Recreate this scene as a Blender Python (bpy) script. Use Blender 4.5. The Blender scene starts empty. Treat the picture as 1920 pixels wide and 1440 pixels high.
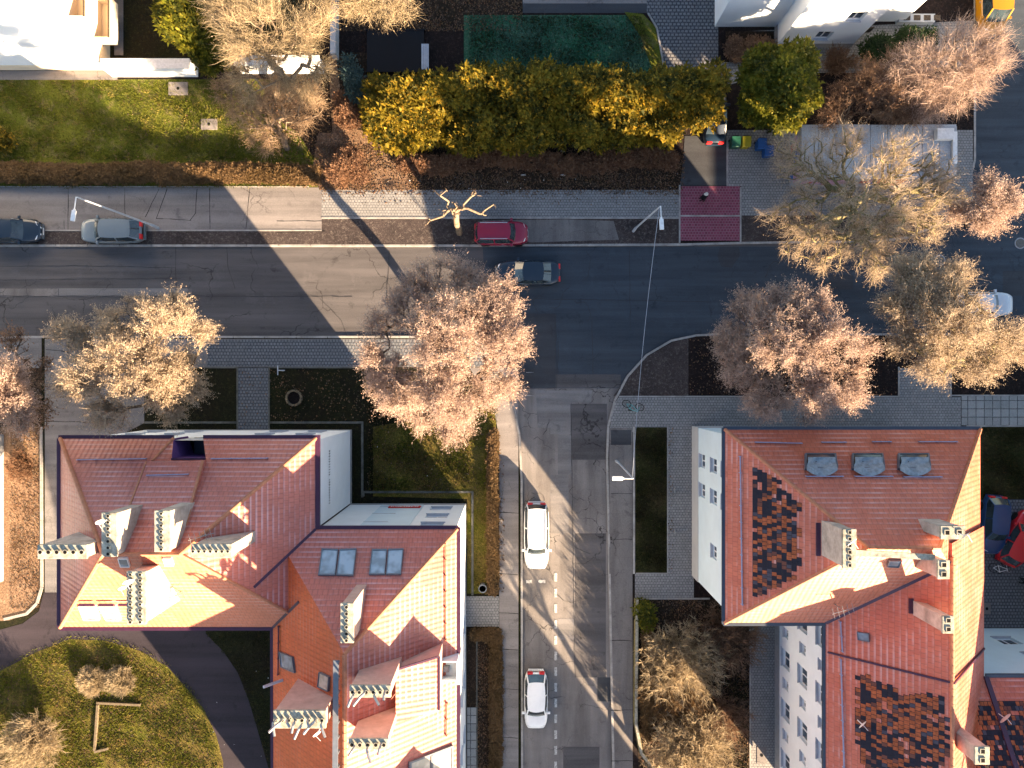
import bpy, math, random
import numpy as np
from mathutils import Vector
rnd = random.Random(7)
R = math.radians
scn = bpy.context.scene
COL = scn.collection
# ------------------------------------------------------------------ camera, sky, sun, exposure
H, F = 54.0, 1350.0                       # drone height (m) and focal length in pixels of the 1920 px wide photo
cam = bpy.data.objects.new('camera', bpy.data.cameras.new('camera')); COL.objects.link(cam)
cam.location = (0, 0, H); cam.data.sensor_width = 36; cam.data.lens = 36 * F / 1920
cam.data.clip_end = 2000; scn.camera = cam
SUN_AZ = math.atan2(.604, -.797); SUN_EL = R(17.2)
sv = Vector((math.sin(SUN_AZ) * math.cos(SUN_EL), math.cos(SUN_AZ) * math.cos(SUN_EL), math.sin(SUN_EL)))
sl = bpy.data.lights.new('sun', 'SUN'); sl.energy = 5.0; sl.angle = R(.5); sl.color = (1, .73, .46)
so = bpy.data.objects.new('sun', sl); COL.objects.link(so); so.rotation_euler = sv.to_track_quat('Z', 'Y').to_euler()
so.location = sv * 200
w = bpy.data.worlds.new('World'); scn.world = w; w.use_nodes = True
wt = w.node_tree; bg = wt.nodes['Background']; sk = wt.nodes.new('ShaderNodeTexSky')
sk.sky_type = 'NISHITA'; sk.sun_disc = False; sk.sun_elevation = SUN_EL; sk.sun_rotation = SUN_AZ
wt.links.new(sk.outputs[0], bg.inputs[0]); bg.inputs[1].default_value = .05
scn.view_settings.view_transform = 'Standard'; scn.view_settings.look = 'None'
scn.view_settings.gamma = 1; scn.view_settings.exposure = 3.05
scn.cycles.max_bounces = 5; scn.cycles.diffuse_bounces = 3

# ------------------------------------------------------------------ helpers
def P(px, py, z=0.0):
    k = (H - z) / F
    return Vector(((px - 960) * k, (720 - py) * k, z))
def lin(c):
    return tuple(((v / 255) / 12.92 if v <= 10 else ((v / 255 + .055) / 1.055) ** 2.4) for v in c)
class NT:
    def __init__(s, name):
        s.m = bpy.data.materials.new(name); s.m.use_nodes = True; s.t = s.m.node_tree
        s.b = s.t.nodes['Principled BSDF']
    def n(s, typ, props={}, **inp):
        nd = s.t.nodes.new('ShaderNode' + typ)
        for k, v in props.items(): setattr(nd, k, v)
        for k, v in inp.items():
            k = int(k[1:]) if k[0] == '_' else k.replace('_', ' ')
            s.set(nd, k, v)
        return nd
    def set(s, nd, k, v):
        if isinstance(v, bpy.types.NodeSocket): s.t.links.new(v, nd.inputs[k])
        else: nd.inputs[k].default_value = (v + (1,)) if isinstance(v, tuple) and len(v) == 3 and nd.inputs[k].type == 'RGBA' else v
    def co(s, which='Object'):
        if which == 'UV': return s.n('TexCoord').outputs['UV']
        return s.n('NewGeometry').outputs['Position'] if which == 'World' else s.n('TexCoord').outputs['Object']
    def noise(s, co, scale, detail=4, rough=.6):
        return s.n('TexNoise', Vector=co, Scale=scale, Detail=detail, Roughness=rough).outputs[0]
    def ramp(s, f, a, b):
        return s.n('MapRange', _0=f, _1=a, _2=b).outputs[0]
    def mix(s, f, a, b, typ='MIX'):
        nd = s.t.nodes.new('ShaderNodeMix'); nd.data_type = 'RGBA'; nd.blend_type = typ
        s.set(nd, 0, f); s.set(nd, 6, a); s.set(nd, 7, b); return nd.outputs[2]
    def math(s, op, a, b=0.0):
        return s.n('Math', {'operation': op}, _0=a, _1=b).outputs[0]
    def bump(s, h, strength=.4, dist=.03):
        s.set(s.b, 'Normal', s.n('Bump', Strength=strength, Distance=dist, Height=h).outputs[0])
    def done(s, col, rough=.8, spec=.3, metal=0):
        s.set(s.b, 'Base Color', col); s.set(s.b, 'Roughness', rough)
        s.b.inputs['Specular IOR Level'].default_value = spec; s.b.inputs['Metallic'].default_value = metal
        return s.m
M = {}
def plain(name, c, rough=.6, spec=.4, metal=0, var=.12, scale=3., bump=0.):
    t = NT(name); co = t.co('World')
    c2 = tuple(v * (1 - 2.5 * var) for v in c)
    f = t.ramp(t.noise(co, scale, 6, .65), .3, .7)
    if bump: t.bump(t.noise(co, 40, 3), bump, .02)
    M[name] = t.done(t.mix(f, c, c2), rough, spec, metal); return M[name]
def earth(name, c1, c2, c3, s1=.35, s2=5., fine=14., rough=.95, bump=.8):
    """large patches c1/c2, speckles of c3"""
    t = NT(name); co = t.co('World')
    a = t.ramp(t.noise(co, s1, 6, .65), .38, .62)
    col = t.mix(a, c1, c2)
    b = t.ramp(t.noise(co, s2, 5, .75), .5, .66)
    col = t.mix(b, col, c3)
    d = t.noise(co, fine, 3, .8)
    col = t.mix(t.ramp(d, .42, .62), t.mix(.75, col, tuple(v * .35 for v in c1)), col)
    t.bump(d, bump, .06); M[name] = t.done(col, rough, .15); return M[name]
def asphalt(name, c, c2, crack=.5, wet=.0, cs=.28, band=(.06, 1.1, 1)):
    t = NT(name); co = t.co('World')
    a = t.ramp(t.noise(t.n('Mapping', {}, Vector=co, Scale=(.35, 1, 1)).outputs[0], .35, 7, .62), .36, .64)
    col = t.mix(a, c, c2)
    g = t.noise(co, 18, 4, .8)
    col = t.mix(t.ramp(g, .35, .7), col, t.mix(.5, col, tuple(min(1, v * 2.0) for v in c2)))
    bd = t.noise(t.n('Mapping', {}, Vector=co, Scale=band).outputs[0], 1., 5, .6); col = t.mix(t.ramp(bd, .35, .65), t.mix(.5, col, tuple(v * .35 for v in c)), t.mix(.35, col, c2))
    st = t.ramp(t.noise(co, 1.1, 6, .7), .58, .7)
    col = t.mix(t.math('MULTIPLY', st, .75), col, tuple(v * .40 for v in c)); st2 = t.ramp(t.noise(co, .55, 6, .75), .56, .66); col = t.mix(t.math('MULTIPLY', st2, .30), col, tuple(min(1, v * 1.5) for v in c2))
    if crack:
        dco = t.n('VectorMath', {'operation': 'ADD'}, _0=co, _1=t.n('VectorMath', {'operation': 'SCALE'}, _0=t.n('TexNoise', Vector=co, Scale=1.3, Detail=4.).outputs[1], Scale=1.1).outputs[0]).outputs[0]
        v = t.n('TexVoronoi', {'feature': 'DISTANCE_TO_EDGE'}, Vector=dco, Scale=cs).outputs[0]
        vm = t.math('MULTIPLY', t.ramp(v, .012, .004), t.ramp(t.noise(co, .22, 3), .48, .6))
        col = t.mix(t.math('MULTIPLY', vm, crack), col, tuple(q * .25 for q in c))
    t.bump(g, .35, .02); M[name] = t.done(col, .82, .3); return M[name]
def paving(name, c, gap, bw=.2, bh=.2, off=.5, mort=.022, rough=.85, var=.25, bump=.5):
    t = NT(name); uv = t.co('UV'); co = t.co('World')
    br = t.n('TexBrick', {'offset': off}, Vector=uv, Color1=c, Color2=tuple(v * (1 - var) for v in c), Mortar=gap, Scale=1., **{'Mortar_Size': mort, 'Mortar_Smooth': .3, 'Bias': 0., 'Brick_Width': bw, 'Row_Height': bh})
    a = t.ramp(t.noise(co, .5, 6, .7), .35, .7)
    col = t.mix(t.math('MULTIPLY', a, .45), br.outputs[0], tuple(v * .45 for v in c))
    g = t.noise(co, 12, 4, .8); col = t.mix(t.math('MULTIPLY', t.ramp(g, .45, .7), .4), col, tuple(min(1, v * 1.5) for v in c))
    t.bump(t.math('SUBTRACT', 1., br.outputs[1]), bump, .02); M[name] = t.done(col, rough, .3); return M[name]
def rooftile(name, c, c2, pale, sheenamt=.35, rough=.5):
    t = NT(name); uv = t.co('UV'); co = t.co('World')
    sx = t.n('SeparateXYZ', Vector=uv)
    br = t.n('TexBrick', {'offset': .5}, Vector=uv, Color1=c, Color2=c2, Mortar=tuple(v * .58 for v in c), Scale=1., **{'Mortar_Size': .022, 'Mortar_Smooth': .6, 'Bias': 0., 'Brick_Width': .3, 'Row_Height': .34})
    v = t.math('FRACT', t.math('DIVIDE', sx.outputs[1], .34))
    col = br.outputs[0]
    pm = t.math('MULTIPLY', t.ramp(v, .55, .85), t.ramp(t.noise(co, .35, 5, .7), .42, .62))  # sky sheen along each tile row, painted in as a paler band
    col = t.mix(t.math('MULTIPLY', pm, sheenamt), col, pale)
    a = t.ramp(t.noise(co, .3, 6, .7), .35, .65); col = t.mix(t.math('MULTIPLY', a, .4), col, tuple(q * .6 for q in c2))
    g = t.ramp(t.noise(co, 3.5, 6, .75), .55, .75); col = t.mix(t.math('MULTIPLY', g, .35), col, tuple(q * .4 for q in c))
    wv = t.math('SINE', t.math('MULTIPLY', sx.outputs[0], 2 * math.pi / .3))
    h = t.math('ADD', t.math('MULTIPLY', v, -.7), t.math('MULTIPLY', wv, .25))
    t.bump(h, .6, .045); M[name] = t.done(col, rough, .45); return M[name]
def leafmat(name, c1, c2, c3, s1=.9, s2=7., rough=.7, tr=.38):
    t = NT(name); co = t.co('World')
    col = t.mix(t.ramp(t.noise(co, s1, 3, .6), .4, .6), c1, c2)
    col = t.mix(t.ramp(t.noise(co, s2, 2, .7), .52, .68), col, c3)
    t.done(col, rough, .2); tl_ = t.n('BsdfTranslucent', Color=col); ms = t.n('MixShader', Fac=tr); t.t.links.new(t.b.outputs[0], ms.inputs[1]); t.t.links.new(tl_.outputs[0], ms.inputs[2])
    t.t.links.new(ms.outputs[0], t.t.nodes['Material Output'].inputs['Surface']); M[name] = t.m
    return M[name]
def glassm(name, c, rough=.08, spec=.8):
    t = NT(name); co = t.co('World')
    M[name] = t.done(t.mix(t.ramp(t.noise(co, 1.2, 2), .4, .6), c, tuple(v * .5 for v in c)), rough, spec); return M[name]

asphalt('asphalt', (.046, .043, .045), (.092, .085, .086), .8)
asphalt('asphalt_old', (.095, .084, .080), (.17, .155, .148), .9, cs=.45, band=(.8, .1, 1))
asphalt('asphalt_shade_blue', (.023, .032, .044), (.045, .056, .069), .4)  # darker and bluer: shade on the right-hand road put into the colour
asphalt('asphalt_patch', (.026, .028, .034), (.045, .048, .054), .2)
asphalt('asphalt_pale', (.115, .108, .108), (.17, .16, .158), .3)
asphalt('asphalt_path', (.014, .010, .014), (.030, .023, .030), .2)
asphalt('concrete', (.125, .112, .108), (.20, .182, .175), .6, cs=.3)
earth('soil', (.020, .013, .012), (.011, .008, .008), (.055, .035, .03))
earth('verge', (.085, .066, .062), (.035, .028, .028), (.16, .135, .12))
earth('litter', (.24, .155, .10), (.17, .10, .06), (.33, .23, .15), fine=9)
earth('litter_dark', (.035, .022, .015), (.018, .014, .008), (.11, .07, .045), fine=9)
earth('lawn', (.082, .100, .010), (.125, .130, .016), (.19, .15, .075), s1=.25, s2=1.6)
earth('lawn_rough', (.085, .090, .010), (.15, .095, .035), (.22, .17, .04), s1=.4)
earth('lawn_cool', (.028, .12, .060), (.050, .11, .070), (.12, .17, .12), s1=.3)
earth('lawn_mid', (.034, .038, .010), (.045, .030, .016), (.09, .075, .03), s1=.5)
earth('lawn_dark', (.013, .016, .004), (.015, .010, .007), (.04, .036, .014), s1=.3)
paving('blocks', (.25, .245, .24), (.06, .06, .065), .22, .20)
paving('blocks_dark', (.15, .16, .175), (.03, .035, .045), .24, .24, .5, .04)
paving('blocks_red', (.21, .045, .080), (.24, .13, .15), .22, .20, var=.4)
paving('slabs', (.28, .28, .27), (.03, .03, .035), .62, .62, .0, .035)
paving('cobble', (.17, .17, .175), (.02, .02, .03), .30, .26, .5, .06)
plain('edging', (.14, .14, .125), .9, .1, var=.25, scale=2); plain('kerb', (.36, .34, .32), .85, .2, var=.2, scale=1.5, bump=.3)
rooftile('tile_red', (.50, .148, .105), (.44, .125, .09), (.68, .48, .50), .55)
rooftile('tile_orange', (.55, .17, .095), (.50, .15, .08), (.70, .50, .46), .35)
rooftile('tile_brick', (.54, .145, .080), (.47, .115, .066), (.70, .47, .44), .6)
rooftile('tile_rust', (.58, .125, .035), (.50, .10, .03), (.66, .42, .38), .2)
plain('old_tile_dark', (.022, .022, .034), .8, .2); plain('old_tile_orange', (.42, .12, .05), .8, .2, var=.25, scale=4); plain('old_tile_slate', (.07, .065, .085), .8, .2); plain('old_tile_brown', (.15, .06, .045), .8, .2)
plain('ridge_cap', (.50, .20, .11), .7, .3, var=.15, scale=4)
plain('plum', (.055, .018, .045), .4, .4); plain('purple_wall', (.13, .06, .20), .8, .2)
plain('navy_metal', (.035, .05, .075), .4, .5)
plain('white_wall', (.78, .82, .85), .9, .1, var=.04, scale=.6, bump=.2)
plain('blue_wall', (.58, .70, .77), .9, .1, var=.04, scale=.6, bump=.2)
plain('grey_wall', (.42, .43, .44), .9, .1, var=.06, scale=.6, bump=.2)
plain('cream_wall', (.74, .62, .46), .9, .1, var=.05, scale=.6, bump=.2)
plain('plinth', (.33, .33, .34), .9, .1, var=.1)
plain('chimney_plaster', (.55, .47, .41), .9, .1, var=.22, scale=1.3, bump=.4)
plain('chimney_pink', (.52, .36, .31), .9, .1, var=.12, scale=1.6, bump=.3)
plain('cap_concrete', (.46, .44, .36), .9, .1, var=.28, scale=3, bump=.4)
plain('soot', (.012, .011, .011), .95, .05)
plain('steel', (.30, .31, .32), .4, .5, .3, var=.1); plain('galvanised', (.42, .46, .52), .5, .5, 0, var=.1)
plain('rail_blue', (.33, .36, .50), .5, .4)
plain('white_paint', (.75, .75, .74), .7, .2, var=.1, scale=6); plain('marking', (.62, .61, .58), .85, .1, var=.3, scale=9)
plain('frame_white', (.72, .72, .72), .5, .4, var=.03); plain('frame_grey', (.13, .15, .18), .4, .4)
glassm('glass', (.035, .05, .07)); glassm('glass_sky', (.26, .32, .38), .12); glassm('glass_warm', (.55, .47, .38), .25)
glassm('car_glass', (.03, .045, .055), .06); plain('tarp_grey', (.30, .35, .38), .55, .4, var=.2, scale=5, bump=.3)
plain('rubber', (.02, .02, .02), .8, .2); plain('wood', (.19, .15, .10), .85, .1, var=.2, scale=6)
plain('black_cover', (.003, .004, .007), .6, .2); plain('bark', (.13, .10, .075), .95, .1, var=.3, scale=8, bump=.6)
plain('bark_moss', (.27, .235, .115), .95, .1, var=.3, scale=5, bump=.6); plain('bark_pale', (.25, .19, .135), .95, .1, var=.2, scale=6, bump=.5)
plain('red_sign', (.50, .02, .02), .5, .3, var=.05); plain('lamp_red', (.55, .02, .02), .3, .5, var=.02); plain('lamp_clear', (.60, .63, .66), .15, .7, var=.02)
plain('orange_paint', (.75, .17, .03), .7, .3)
plain('bin_green', (.01, .08, .05), .5, .4); plain('bin_yellow', (.30, .25, .01), .5, .4); plain('bin_blue', (.008, .07, .24), .5, .4)
plain('teal', (.10, .36, .36), .4, .5); plain('cloth_black', (.012, .012, .016), .9, .1); plain('cloth_white', (.55, .53, .50), .9, .1)
plain('skin', (.45, .27, .19), .6, .3, var=.03); plain('graffiti_blue', (.03, .14, .42), .7, .3, var=.2); plain('graffiti_red', (.50, .03, .03), .7, .3, var=.2)
plain('graffiti_pink', (.45, .28, .42), .7, .3, var=.2)
leafmat('twig_pink', (.45, .335, .275), (.34, .245, .195), (.57, .44, .36))
leafmat('twig_beige', (.42, .33, .235), (.30, .23, .16), (.54, .44, .33))
leafmat('twig_dry', (.32, .22, .14), (.22, .145, .09), (.44, .33, .22))
leafmat('twig_straw', (.36, .28, .175), (.24, .19, .115), (.48, .39, .26))
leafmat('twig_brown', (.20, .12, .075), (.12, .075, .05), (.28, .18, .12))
leafmat('leaf_gold', (.17, .130, .010), (.036, .040, .005), (.40, .235, .018), .9, 3.5)
leafmat('leaf_olive', (.11, .115, .008), (.035, .045, .006), (.22, .18, .015), .8, 3.5)
leafmat('leaf_green', (.02, .045, .012), (.01, .024, .008), (.04, .07, .02), .8)
leafmat('leaf_blue', (.05, .09, .085), (.03, .06, .06), (.10, .15, .14))
leafmat('hedge_brown', (.14, .085, .04), (.09, .055, .022), (.20, .13, .065), .5)
leafmat('dead_leaf', (.19, .10, .055), (.11, .058, .035), (.28, .175, .11))
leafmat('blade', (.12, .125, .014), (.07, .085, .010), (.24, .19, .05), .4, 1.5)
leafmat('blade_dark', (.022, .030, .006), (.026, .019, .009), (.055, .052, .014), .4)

class MB:
    def __init__(s): s.v = []; s.f = []; s.mi = []
    def quad(s, pts, mi=0):
        n = len(s.v); s.v += [tuple(p) for p in pts]; s.f.append(tuple(range(n, n + len(pts)))); s.mi.append(mi)
    def box(s, x0, y0, z0, x1, y1, z1, mi=0, top=None):
        x0, x1 = min(x0, x1), max(x0, x1); y0, y1 = min(y0, y1), max(y0, y1)
        v = [(x0, y0, z0), (x1, y0, z0), (x1, y1, z0), (x0, y1, z0), (x0, y0, z1), (x1, y0, z1), (x1, y1, z1), (x0, y1, z1)]
        s.hexa(v, mi, top)
    def hexa(s, v, mi=0, top=None):
        n = len(s.v); s.v += [tuple(p) for p in v]
        for i, f in enumerate(((3, 2, 1, 0), (4, 5, 6, 7), (0, 1, 5, 4), (1, 2, 6, 5), (2, 3, 7, 6), (3, 0, 4, 7))):
            s.f.append(tuple(n + q for q in f)); s.mi.append(top if (i == 1 and top is not None) else mi)
    def bar(s, a, b, wd, ht, mi=0, up=(0, 0, 1)):
        a = Vector(a); b = Vector(b); d = (b - a).normalized(); up = Vector(up)
        sd = d.cross(up)
        if sd.length < 1e-4: sd = d.cross(Vector((1, 0, 0)))
        sd = sd.normalized() * wd / 2; u = sd.cross(d).normalized() * ht / 2
        s.hexa([a - sd - u, a + sd - u, b + sd - u, b - sd - u, a - sd + u, a + sd + u, b + sd + u, b - sd + u], mi)
    def tube(s, pts, r, n=8, mi=0, caps=True):
        pts = [Vector(p) for p in pts]; rs = r if isinstance(r, (list, tuple)) else [r] * len(pts)
        base = len(s.v)
        for i, p in enumerate(pts):
            d = (pts[min(i + 1, len(pts) - 1)] - pts[max(i - 1, 0)]).normalized()
            a = d.cross(Vector((0, 0, 1)));
            if a.length < 1e-3: a = d.cross(Vector((1, 0, 0)))
            a.normalize(); b = d.cross(a)
            for k in range(n):
                t = 2 * math.pi * k / n; s.v.append(tuple(p + (a * math.cos(t) + b * math.sin(t)) * rs[i]))
        for i in range(len(pts) - 1):
            for k in range(n):
                s.f.append((base + i * n + k, base + i * n + (k + 1) % n, base + (i + 1) * n + (k + 1) % n, base + (i + 1) * n + k)); s.mi.append(mi)
        if caps:
            s.f.append(tuple(base + k for k in range(n))[::-1]); s.mi.append(mi)
            s.f.append(tuple(base + (len(pts) - 1) * n + k for k in range(n))); s.mi.append(mi)
    def cyl(s, c, r, z0, z1, n=16, mi=0, r2=None):
        s.tube([(c[0], c[1], z0), (c[0], c[1], z1)], [r, r if r2 is None else r2], n, mi)
    def prism(s, pts, z0, z1, mi=0):
        """pts: 2D outline; walls + top"""
        a = sum(pts[i][0] * pts[(i + 1) % len(pts)][1] - pts[(i + 1) % len(pts)][0] * pts[i][1] for i in range(len(pts)))
        if a < 0: pts = pts[::-1]
        n = len(pts)
        s.quad([(p[0], p[1], z1) for p in pts], mi)
        for i in range(n):
            p, q = pts[i], pts[(i + 1) % n]; s.quad([(p[0], p[1], z0), (q[0], q[1], z0), (q[0], q[1], z1), (p[0], p[1], z1)], mi)
    def build(s, name, mats, parent=None, smooth=False, bevel=0, uv=True, origin=None):
        me = bpy.data.meshes.new(name); me.from_pydata(s.v, [], s.f)
        if not isinstance(mats, (list, tuple)): mats = [mats]
        for m in mats: me.materials.append(M[m])
        if len(mats) > 1: me.polygons.foreach_set('material_index', s.mi)
        me.update()
        if uv:
            L = me.uv_layers.new(name='UVMap').data
            for p in me.polygons:
                nn = p.normal
                if abs(nn.z) > .995: a = Vector((1, 0, 0)); b = Vector((0, 1, 0))
                else:
                    a = Vector((-nn.y, nn.x, 0)).normalized(); b = nn.cross(a)
                for li in p.loop_indices:
                    c = me.vertices[me.loops[li].vertex_index].co; L[li].uv = (a.dot(c), b.dot(c))
        if smooth: me.polygons.foreach_set('use_smooth', [True] * len(me.polygons))
        o = bpy.data.objects.new(name, me); COL.objects.link(o)
        if bevel:
            md = o.modifiers.new('bevel', 'BEVEL'); md.width = bevel; md.segments = 2; md.limit_method = 'ANGLE'
        if parent is not None:
            o.parent = parent
            o.location = -Vector(parent_world(parent)) if not parent.get('_local') else (0, 0, 0)
        return o
def parent_world(p):
    v = Vector(p.location)
    while p.parent is not None: p = p.parent; v += Vector(p.location)
    return v
def tag(o, label=None, cat=None, group=None, kind=None):
    if label: o['label'] = label
    if cat: o['category'] = cat
    if group: o['group'] = group
    if kind: o['kind'] = kind
    return o
def thing(name, label, cat, loc=(0, 0, 0), rz=0, group=None, local=False):
    o = bpy.data.objects.new(name, None); COL.objects.link(o); o.location = loc; o.rotation_euler = (0, 0, rz)
    o.empty_display_size = .3
    if local: o['_local'] = 1
    return tag(o, label, cat, group)
def npmesh(name, V, Fc, k, mat, parent=None, mats=None, mi=None):
    """V (n,3), Fc flat faces with k corners"""
    me = bpy.data.meshes.new(name); nf = len(Fc)
    me.vertices.add(len(V)); me.vertices.foreach_set('co', np.asarray(V, np.float32).ravel())
    me.loops.add(nf * k); me.loops.foreach_set('vertex_index', np.asarray(Fc, np.int32).ravel())
    me.polygons.add(nf); me.polygons.foreach_set('loop_start', np.arange(0, nf * k, k, dtype=np.int32))
    me.polygons.foreach_set('loop_total', np.full(nf, k, np.int32))
    for m in (mats or [mat]): me.materials.append(M[m])
    if mi is not None: me.polygons.foreach_set('material_index', np.asarray(mi, np.int32))
    me.update(calc_edges=True)
    o = bpy.data.objects.new(name, me); COL.objects.link(o)
    if parent is not None: o.parent = parent; o.location = -Vector(parent_world(parent))
    return o

# ------------------------------------------------------------------ ground, roads, pavements
def poly(px):
    return [P(*p)[:2] for p in px]
def struct(name, mb, mat, kind='structure'):
    return tag(mb.build(name, mat), kind=kind)
def sheet(name, px, z, mat, z0=None):
    m = MB(); pts = poly(px)
    if z0 is None:
        a = sum(pts[i][0] * pts[(i + 1) % len(pts)][1] - pts[(i + 1) % len(pts)][0] * pts[i][1] for i in range(len(pts)))
        if a < 0: pts = pts[::-1]
        m.quad([(p[0], p[1], z) for p in pts])
    else: m.prism(pts, z0, z)
    return struct(name, m, mat)
def rect(x0, y0, x1, y1): return [(x0, y0), (x1, y0), (x1, y1), (x0, y1)]
g = MB(); g.quad([(-400, -400, -.02), (400, -400, -.02), (400, 400, -.02), (-400, 400, -.02)]); struct('ground', g, 'lawn_dark')
sheet('road', rect(-1500, 440, 3400, 660), .000, 'asphalt')
sheet('side_street', rect(860, 600.5, 1360, 3000), .004, 'asphalt_old')
sheet('side_street', rect(1730, -1500, 2040, 472), .0085, 'asphalt_shade_blue')  # same asphalt with the blue shade painted in
T = .12
KN = [(-1500, 461), (880, 461), (1275, 459), (1390, 456), (1640, 453), (1700, 446), (1752, 424), (1790, 392), (1814, 350), (1826, 300), (1826, -1500)]
KW = [(-1500, 632), (850, 632), (890, 640), (925, 665), (948, 705), (962, 755), (974, 815), (978, 900), (979, 1440), (980, 3000)]
KE = [(1152, 3000), (1150, 1440), (1145, 1200), (1141, 1000), (1138, 860), (1140, 800), (1152, 752), (1176, 706), (1212, 666), (1258, 639), (1305, 629), (1345, 627), (3400, 628)]
sheet('verge', KN + [(-1500, -1500)], T, 'soil', -.02)
sheet('lawn', KW + [(-1500, 3000)], T, 'lawn_dark', -.02)
sheet('lawn', KE + [(3400, 3000)], T, 'soil', -.02)
sheet('lawn', [(2042, -1500), (2042, 453), (3400, 453), (3400, -1500)], T, 'lawn_dark', -.02)
def kerb(line, wd=.16, z=.135, name='kerb', mat='kerb', z0=-.01):
    m = MB(); pts = [P(*p) for p in line]
    out = []
    for a, b in zip(pts[:-1], pts[1:]):
        L = (b - a).length; n = max(1, int(round(L / 1.0)))
        if L > 60: n = 40
        for i in range(n): out.append((a.lerp(b, i / n), a.lerp(b, (i + 1) / n)))
    for a, b in out:
        d = (b - a); a2 = a + d * .008; b2 = b - d * .008
        jz = rnd.uniform(-.006, .006); sd = Vector((-d.y, d.x, 0)).normalized() * wd / 2
        m.hexa([(q.x + s_.x, q.y + s_.y, zz) for zz in (z0, z + jz) for q, s_ in ((a2, -sd), (b2, -sd), (b2, sd), (a2, sd))])
    return struct(name, m, mat)
kerb(KN[:-1] + [(1826, -1500)]); kerb(KW); kerb(KE)
Z = [T]
def lay(name, px, mat, lvl=1): return sheet(name, px, T + .004 * lvl, mat)
# north side
lay('lawn', [(-1500, 150), (700, 150), (700, 330), (600, 352), (-1500, 352)], 'lawn', 1)
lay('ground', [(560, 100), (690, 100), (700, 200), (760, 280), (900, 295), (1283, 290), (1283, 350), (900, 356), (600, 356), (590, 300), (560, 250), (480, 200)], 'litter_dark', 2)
lay('ground', [(598, 250), (690, 252), (750, 300), (778, 357), (600, 357), (586, 320)], 'litter', 3)
lay('path', [(616, 100), (630, 100), (640, 180), (648, 240), (700, 250), (700, 266), (650, 268), (625, 262)], 'litter', 4)
lay('pavement', rect(-1500, 352.5, 604, 432), 'concrete', 3)
lay('verge', rect(-1500, 432, 604, 458.5), 'verge', 1)
lay('pavement', rect(604, 357, 1273, 409), 'blocks', 4)
lay('verge', rect(604, 409, 1273, 458), 'verge', 1)
lay('verge', [(905, 414), (1060, 412), (1150, 415), (1160, 450), (1000, 455), (905, 452)], 'asphalt_old', 2)
lay('pavement', rect(1274, 350, 1387, 452), 'blocks_red', 5)
lay('path', [(1283, 256), (1361, 256), (1361, 349), (1274, 349), (1280, 300)], 'asphalt_patch', 6)
lay('pavement', rect(1388, 350, 1822, 405), 'blocks', 5)
lay('pavement', rect(1362, 245, 1822, 350), 'blocks', 6)
lay('verge', [(1388, 405), (1760, 405), (1700, 445), (1388, 454)], 'verge', 4)
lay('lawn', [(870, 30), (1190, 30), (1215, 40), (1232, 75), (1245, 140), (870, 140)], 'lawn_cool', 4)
lay('lawn', [(1170, 24), (1205, 28), (1228, 52), (1246, 140), (1225, 140), (1200, 70)], 'lawn', 6)
lay('path', rect(980, -200, 1212, 8), 'concrete', 2); lay('path', rect(980, 8, 1212, 26), 'asphalt_patch', 2)
lay('driveway', [(1212, -1500), (1340, -1500), (1346, 150), (1250, 150), (1232, 60), (1212, 26)], 'cobble', 5)
lay('pavement', [(1350, 118), (1400, 118), (1400, 60), (1826, 40), (1826, 130), (1615, 138), (1440, 138), (1352, 165)], 'blocks', 2)
lay('pavement', rect(-1500, 134, 222, 151), 'concrete', 3)
lay('pavement', rect(216, -1500, 233, 105), 'asphalt_pale', 3)
lay('ground', rect(-1500, -1500, 600, 134), 'lawn_dark', 1)
lay('ground', rect(600, -1500, 980, 60), 'litter_dark', 1)
lay('ground', rect(1360, 60, 1450, 118), 'litter_dark', 4)
lay('path', [(1826.5 - 4, 150), (1895, 150), (1895, 286), (1826, 292)], 'asphalt_pale', -29)
# south west
lay('pavement', [(86, 636), (900, 636), (935, 680), (935, 688), (272, 688), (272, 793), (200, 830), (115, 830), (115, 1180), (86, 1180)], 'asphalt_pale', 2)
lay('pavement', [(390, 637), (880, 637), (925, 670), (935, 687), (390, 687)], 'blocks_dark', 3)
lay('path', rect(447, 689, 505, 810), 'blocks_dark', 3)
lay('pavement', rect(-1500, 634, 80, 690), 'asphalt_pale', 2)
lay('ground', rect(0, 690, 80, 800), 'litter_dark', 2)
lay('lawn', [(20, 800), (79, 800), (79, 1105), (62, 1145), (20, 1162), (-300, 1180), (-300, 800)], 'litter', 2)
lay('lawn', [(-1500, 1400), (-900, 1390), (0, 1258), (67, 1223), (133, 1197), (200, 1200), (267, 1220), (317, 1250), (350, 1287), (383, 1327), (407, 1377), (420, 1427), (425, 3000), (-1500, 3000)], 'lawn_rough', 5)
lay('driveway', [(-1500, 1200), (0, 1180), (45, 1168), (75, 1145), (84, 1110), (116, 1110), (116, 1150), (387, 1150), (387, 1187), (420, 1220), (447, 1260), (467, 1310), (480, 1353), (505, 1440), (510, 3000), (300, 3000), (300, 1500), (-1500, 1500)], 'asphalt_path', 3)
lay('pavement', rect(936, 690, 972, 3000), 'concrete', 2)
lay('pavement', [(880, 689), (940, 689), (965, 770), (972, 820), (936, 820), (925, 760)], 'concrete', 3)
lay('lawn', [(700, 800), (930, 760), (934, 1112), (876, 1112), (876, 935), (700, 930)], 'lawn_rough', 1)
lay('path', rect(874, 1117, 935.5, 1174), 'blocks', 3)
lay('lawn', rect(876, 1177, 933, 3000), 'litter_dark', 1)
lay('pavement', rect(876, 1325, 893, 3000), 'slabs', 2)
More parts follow.
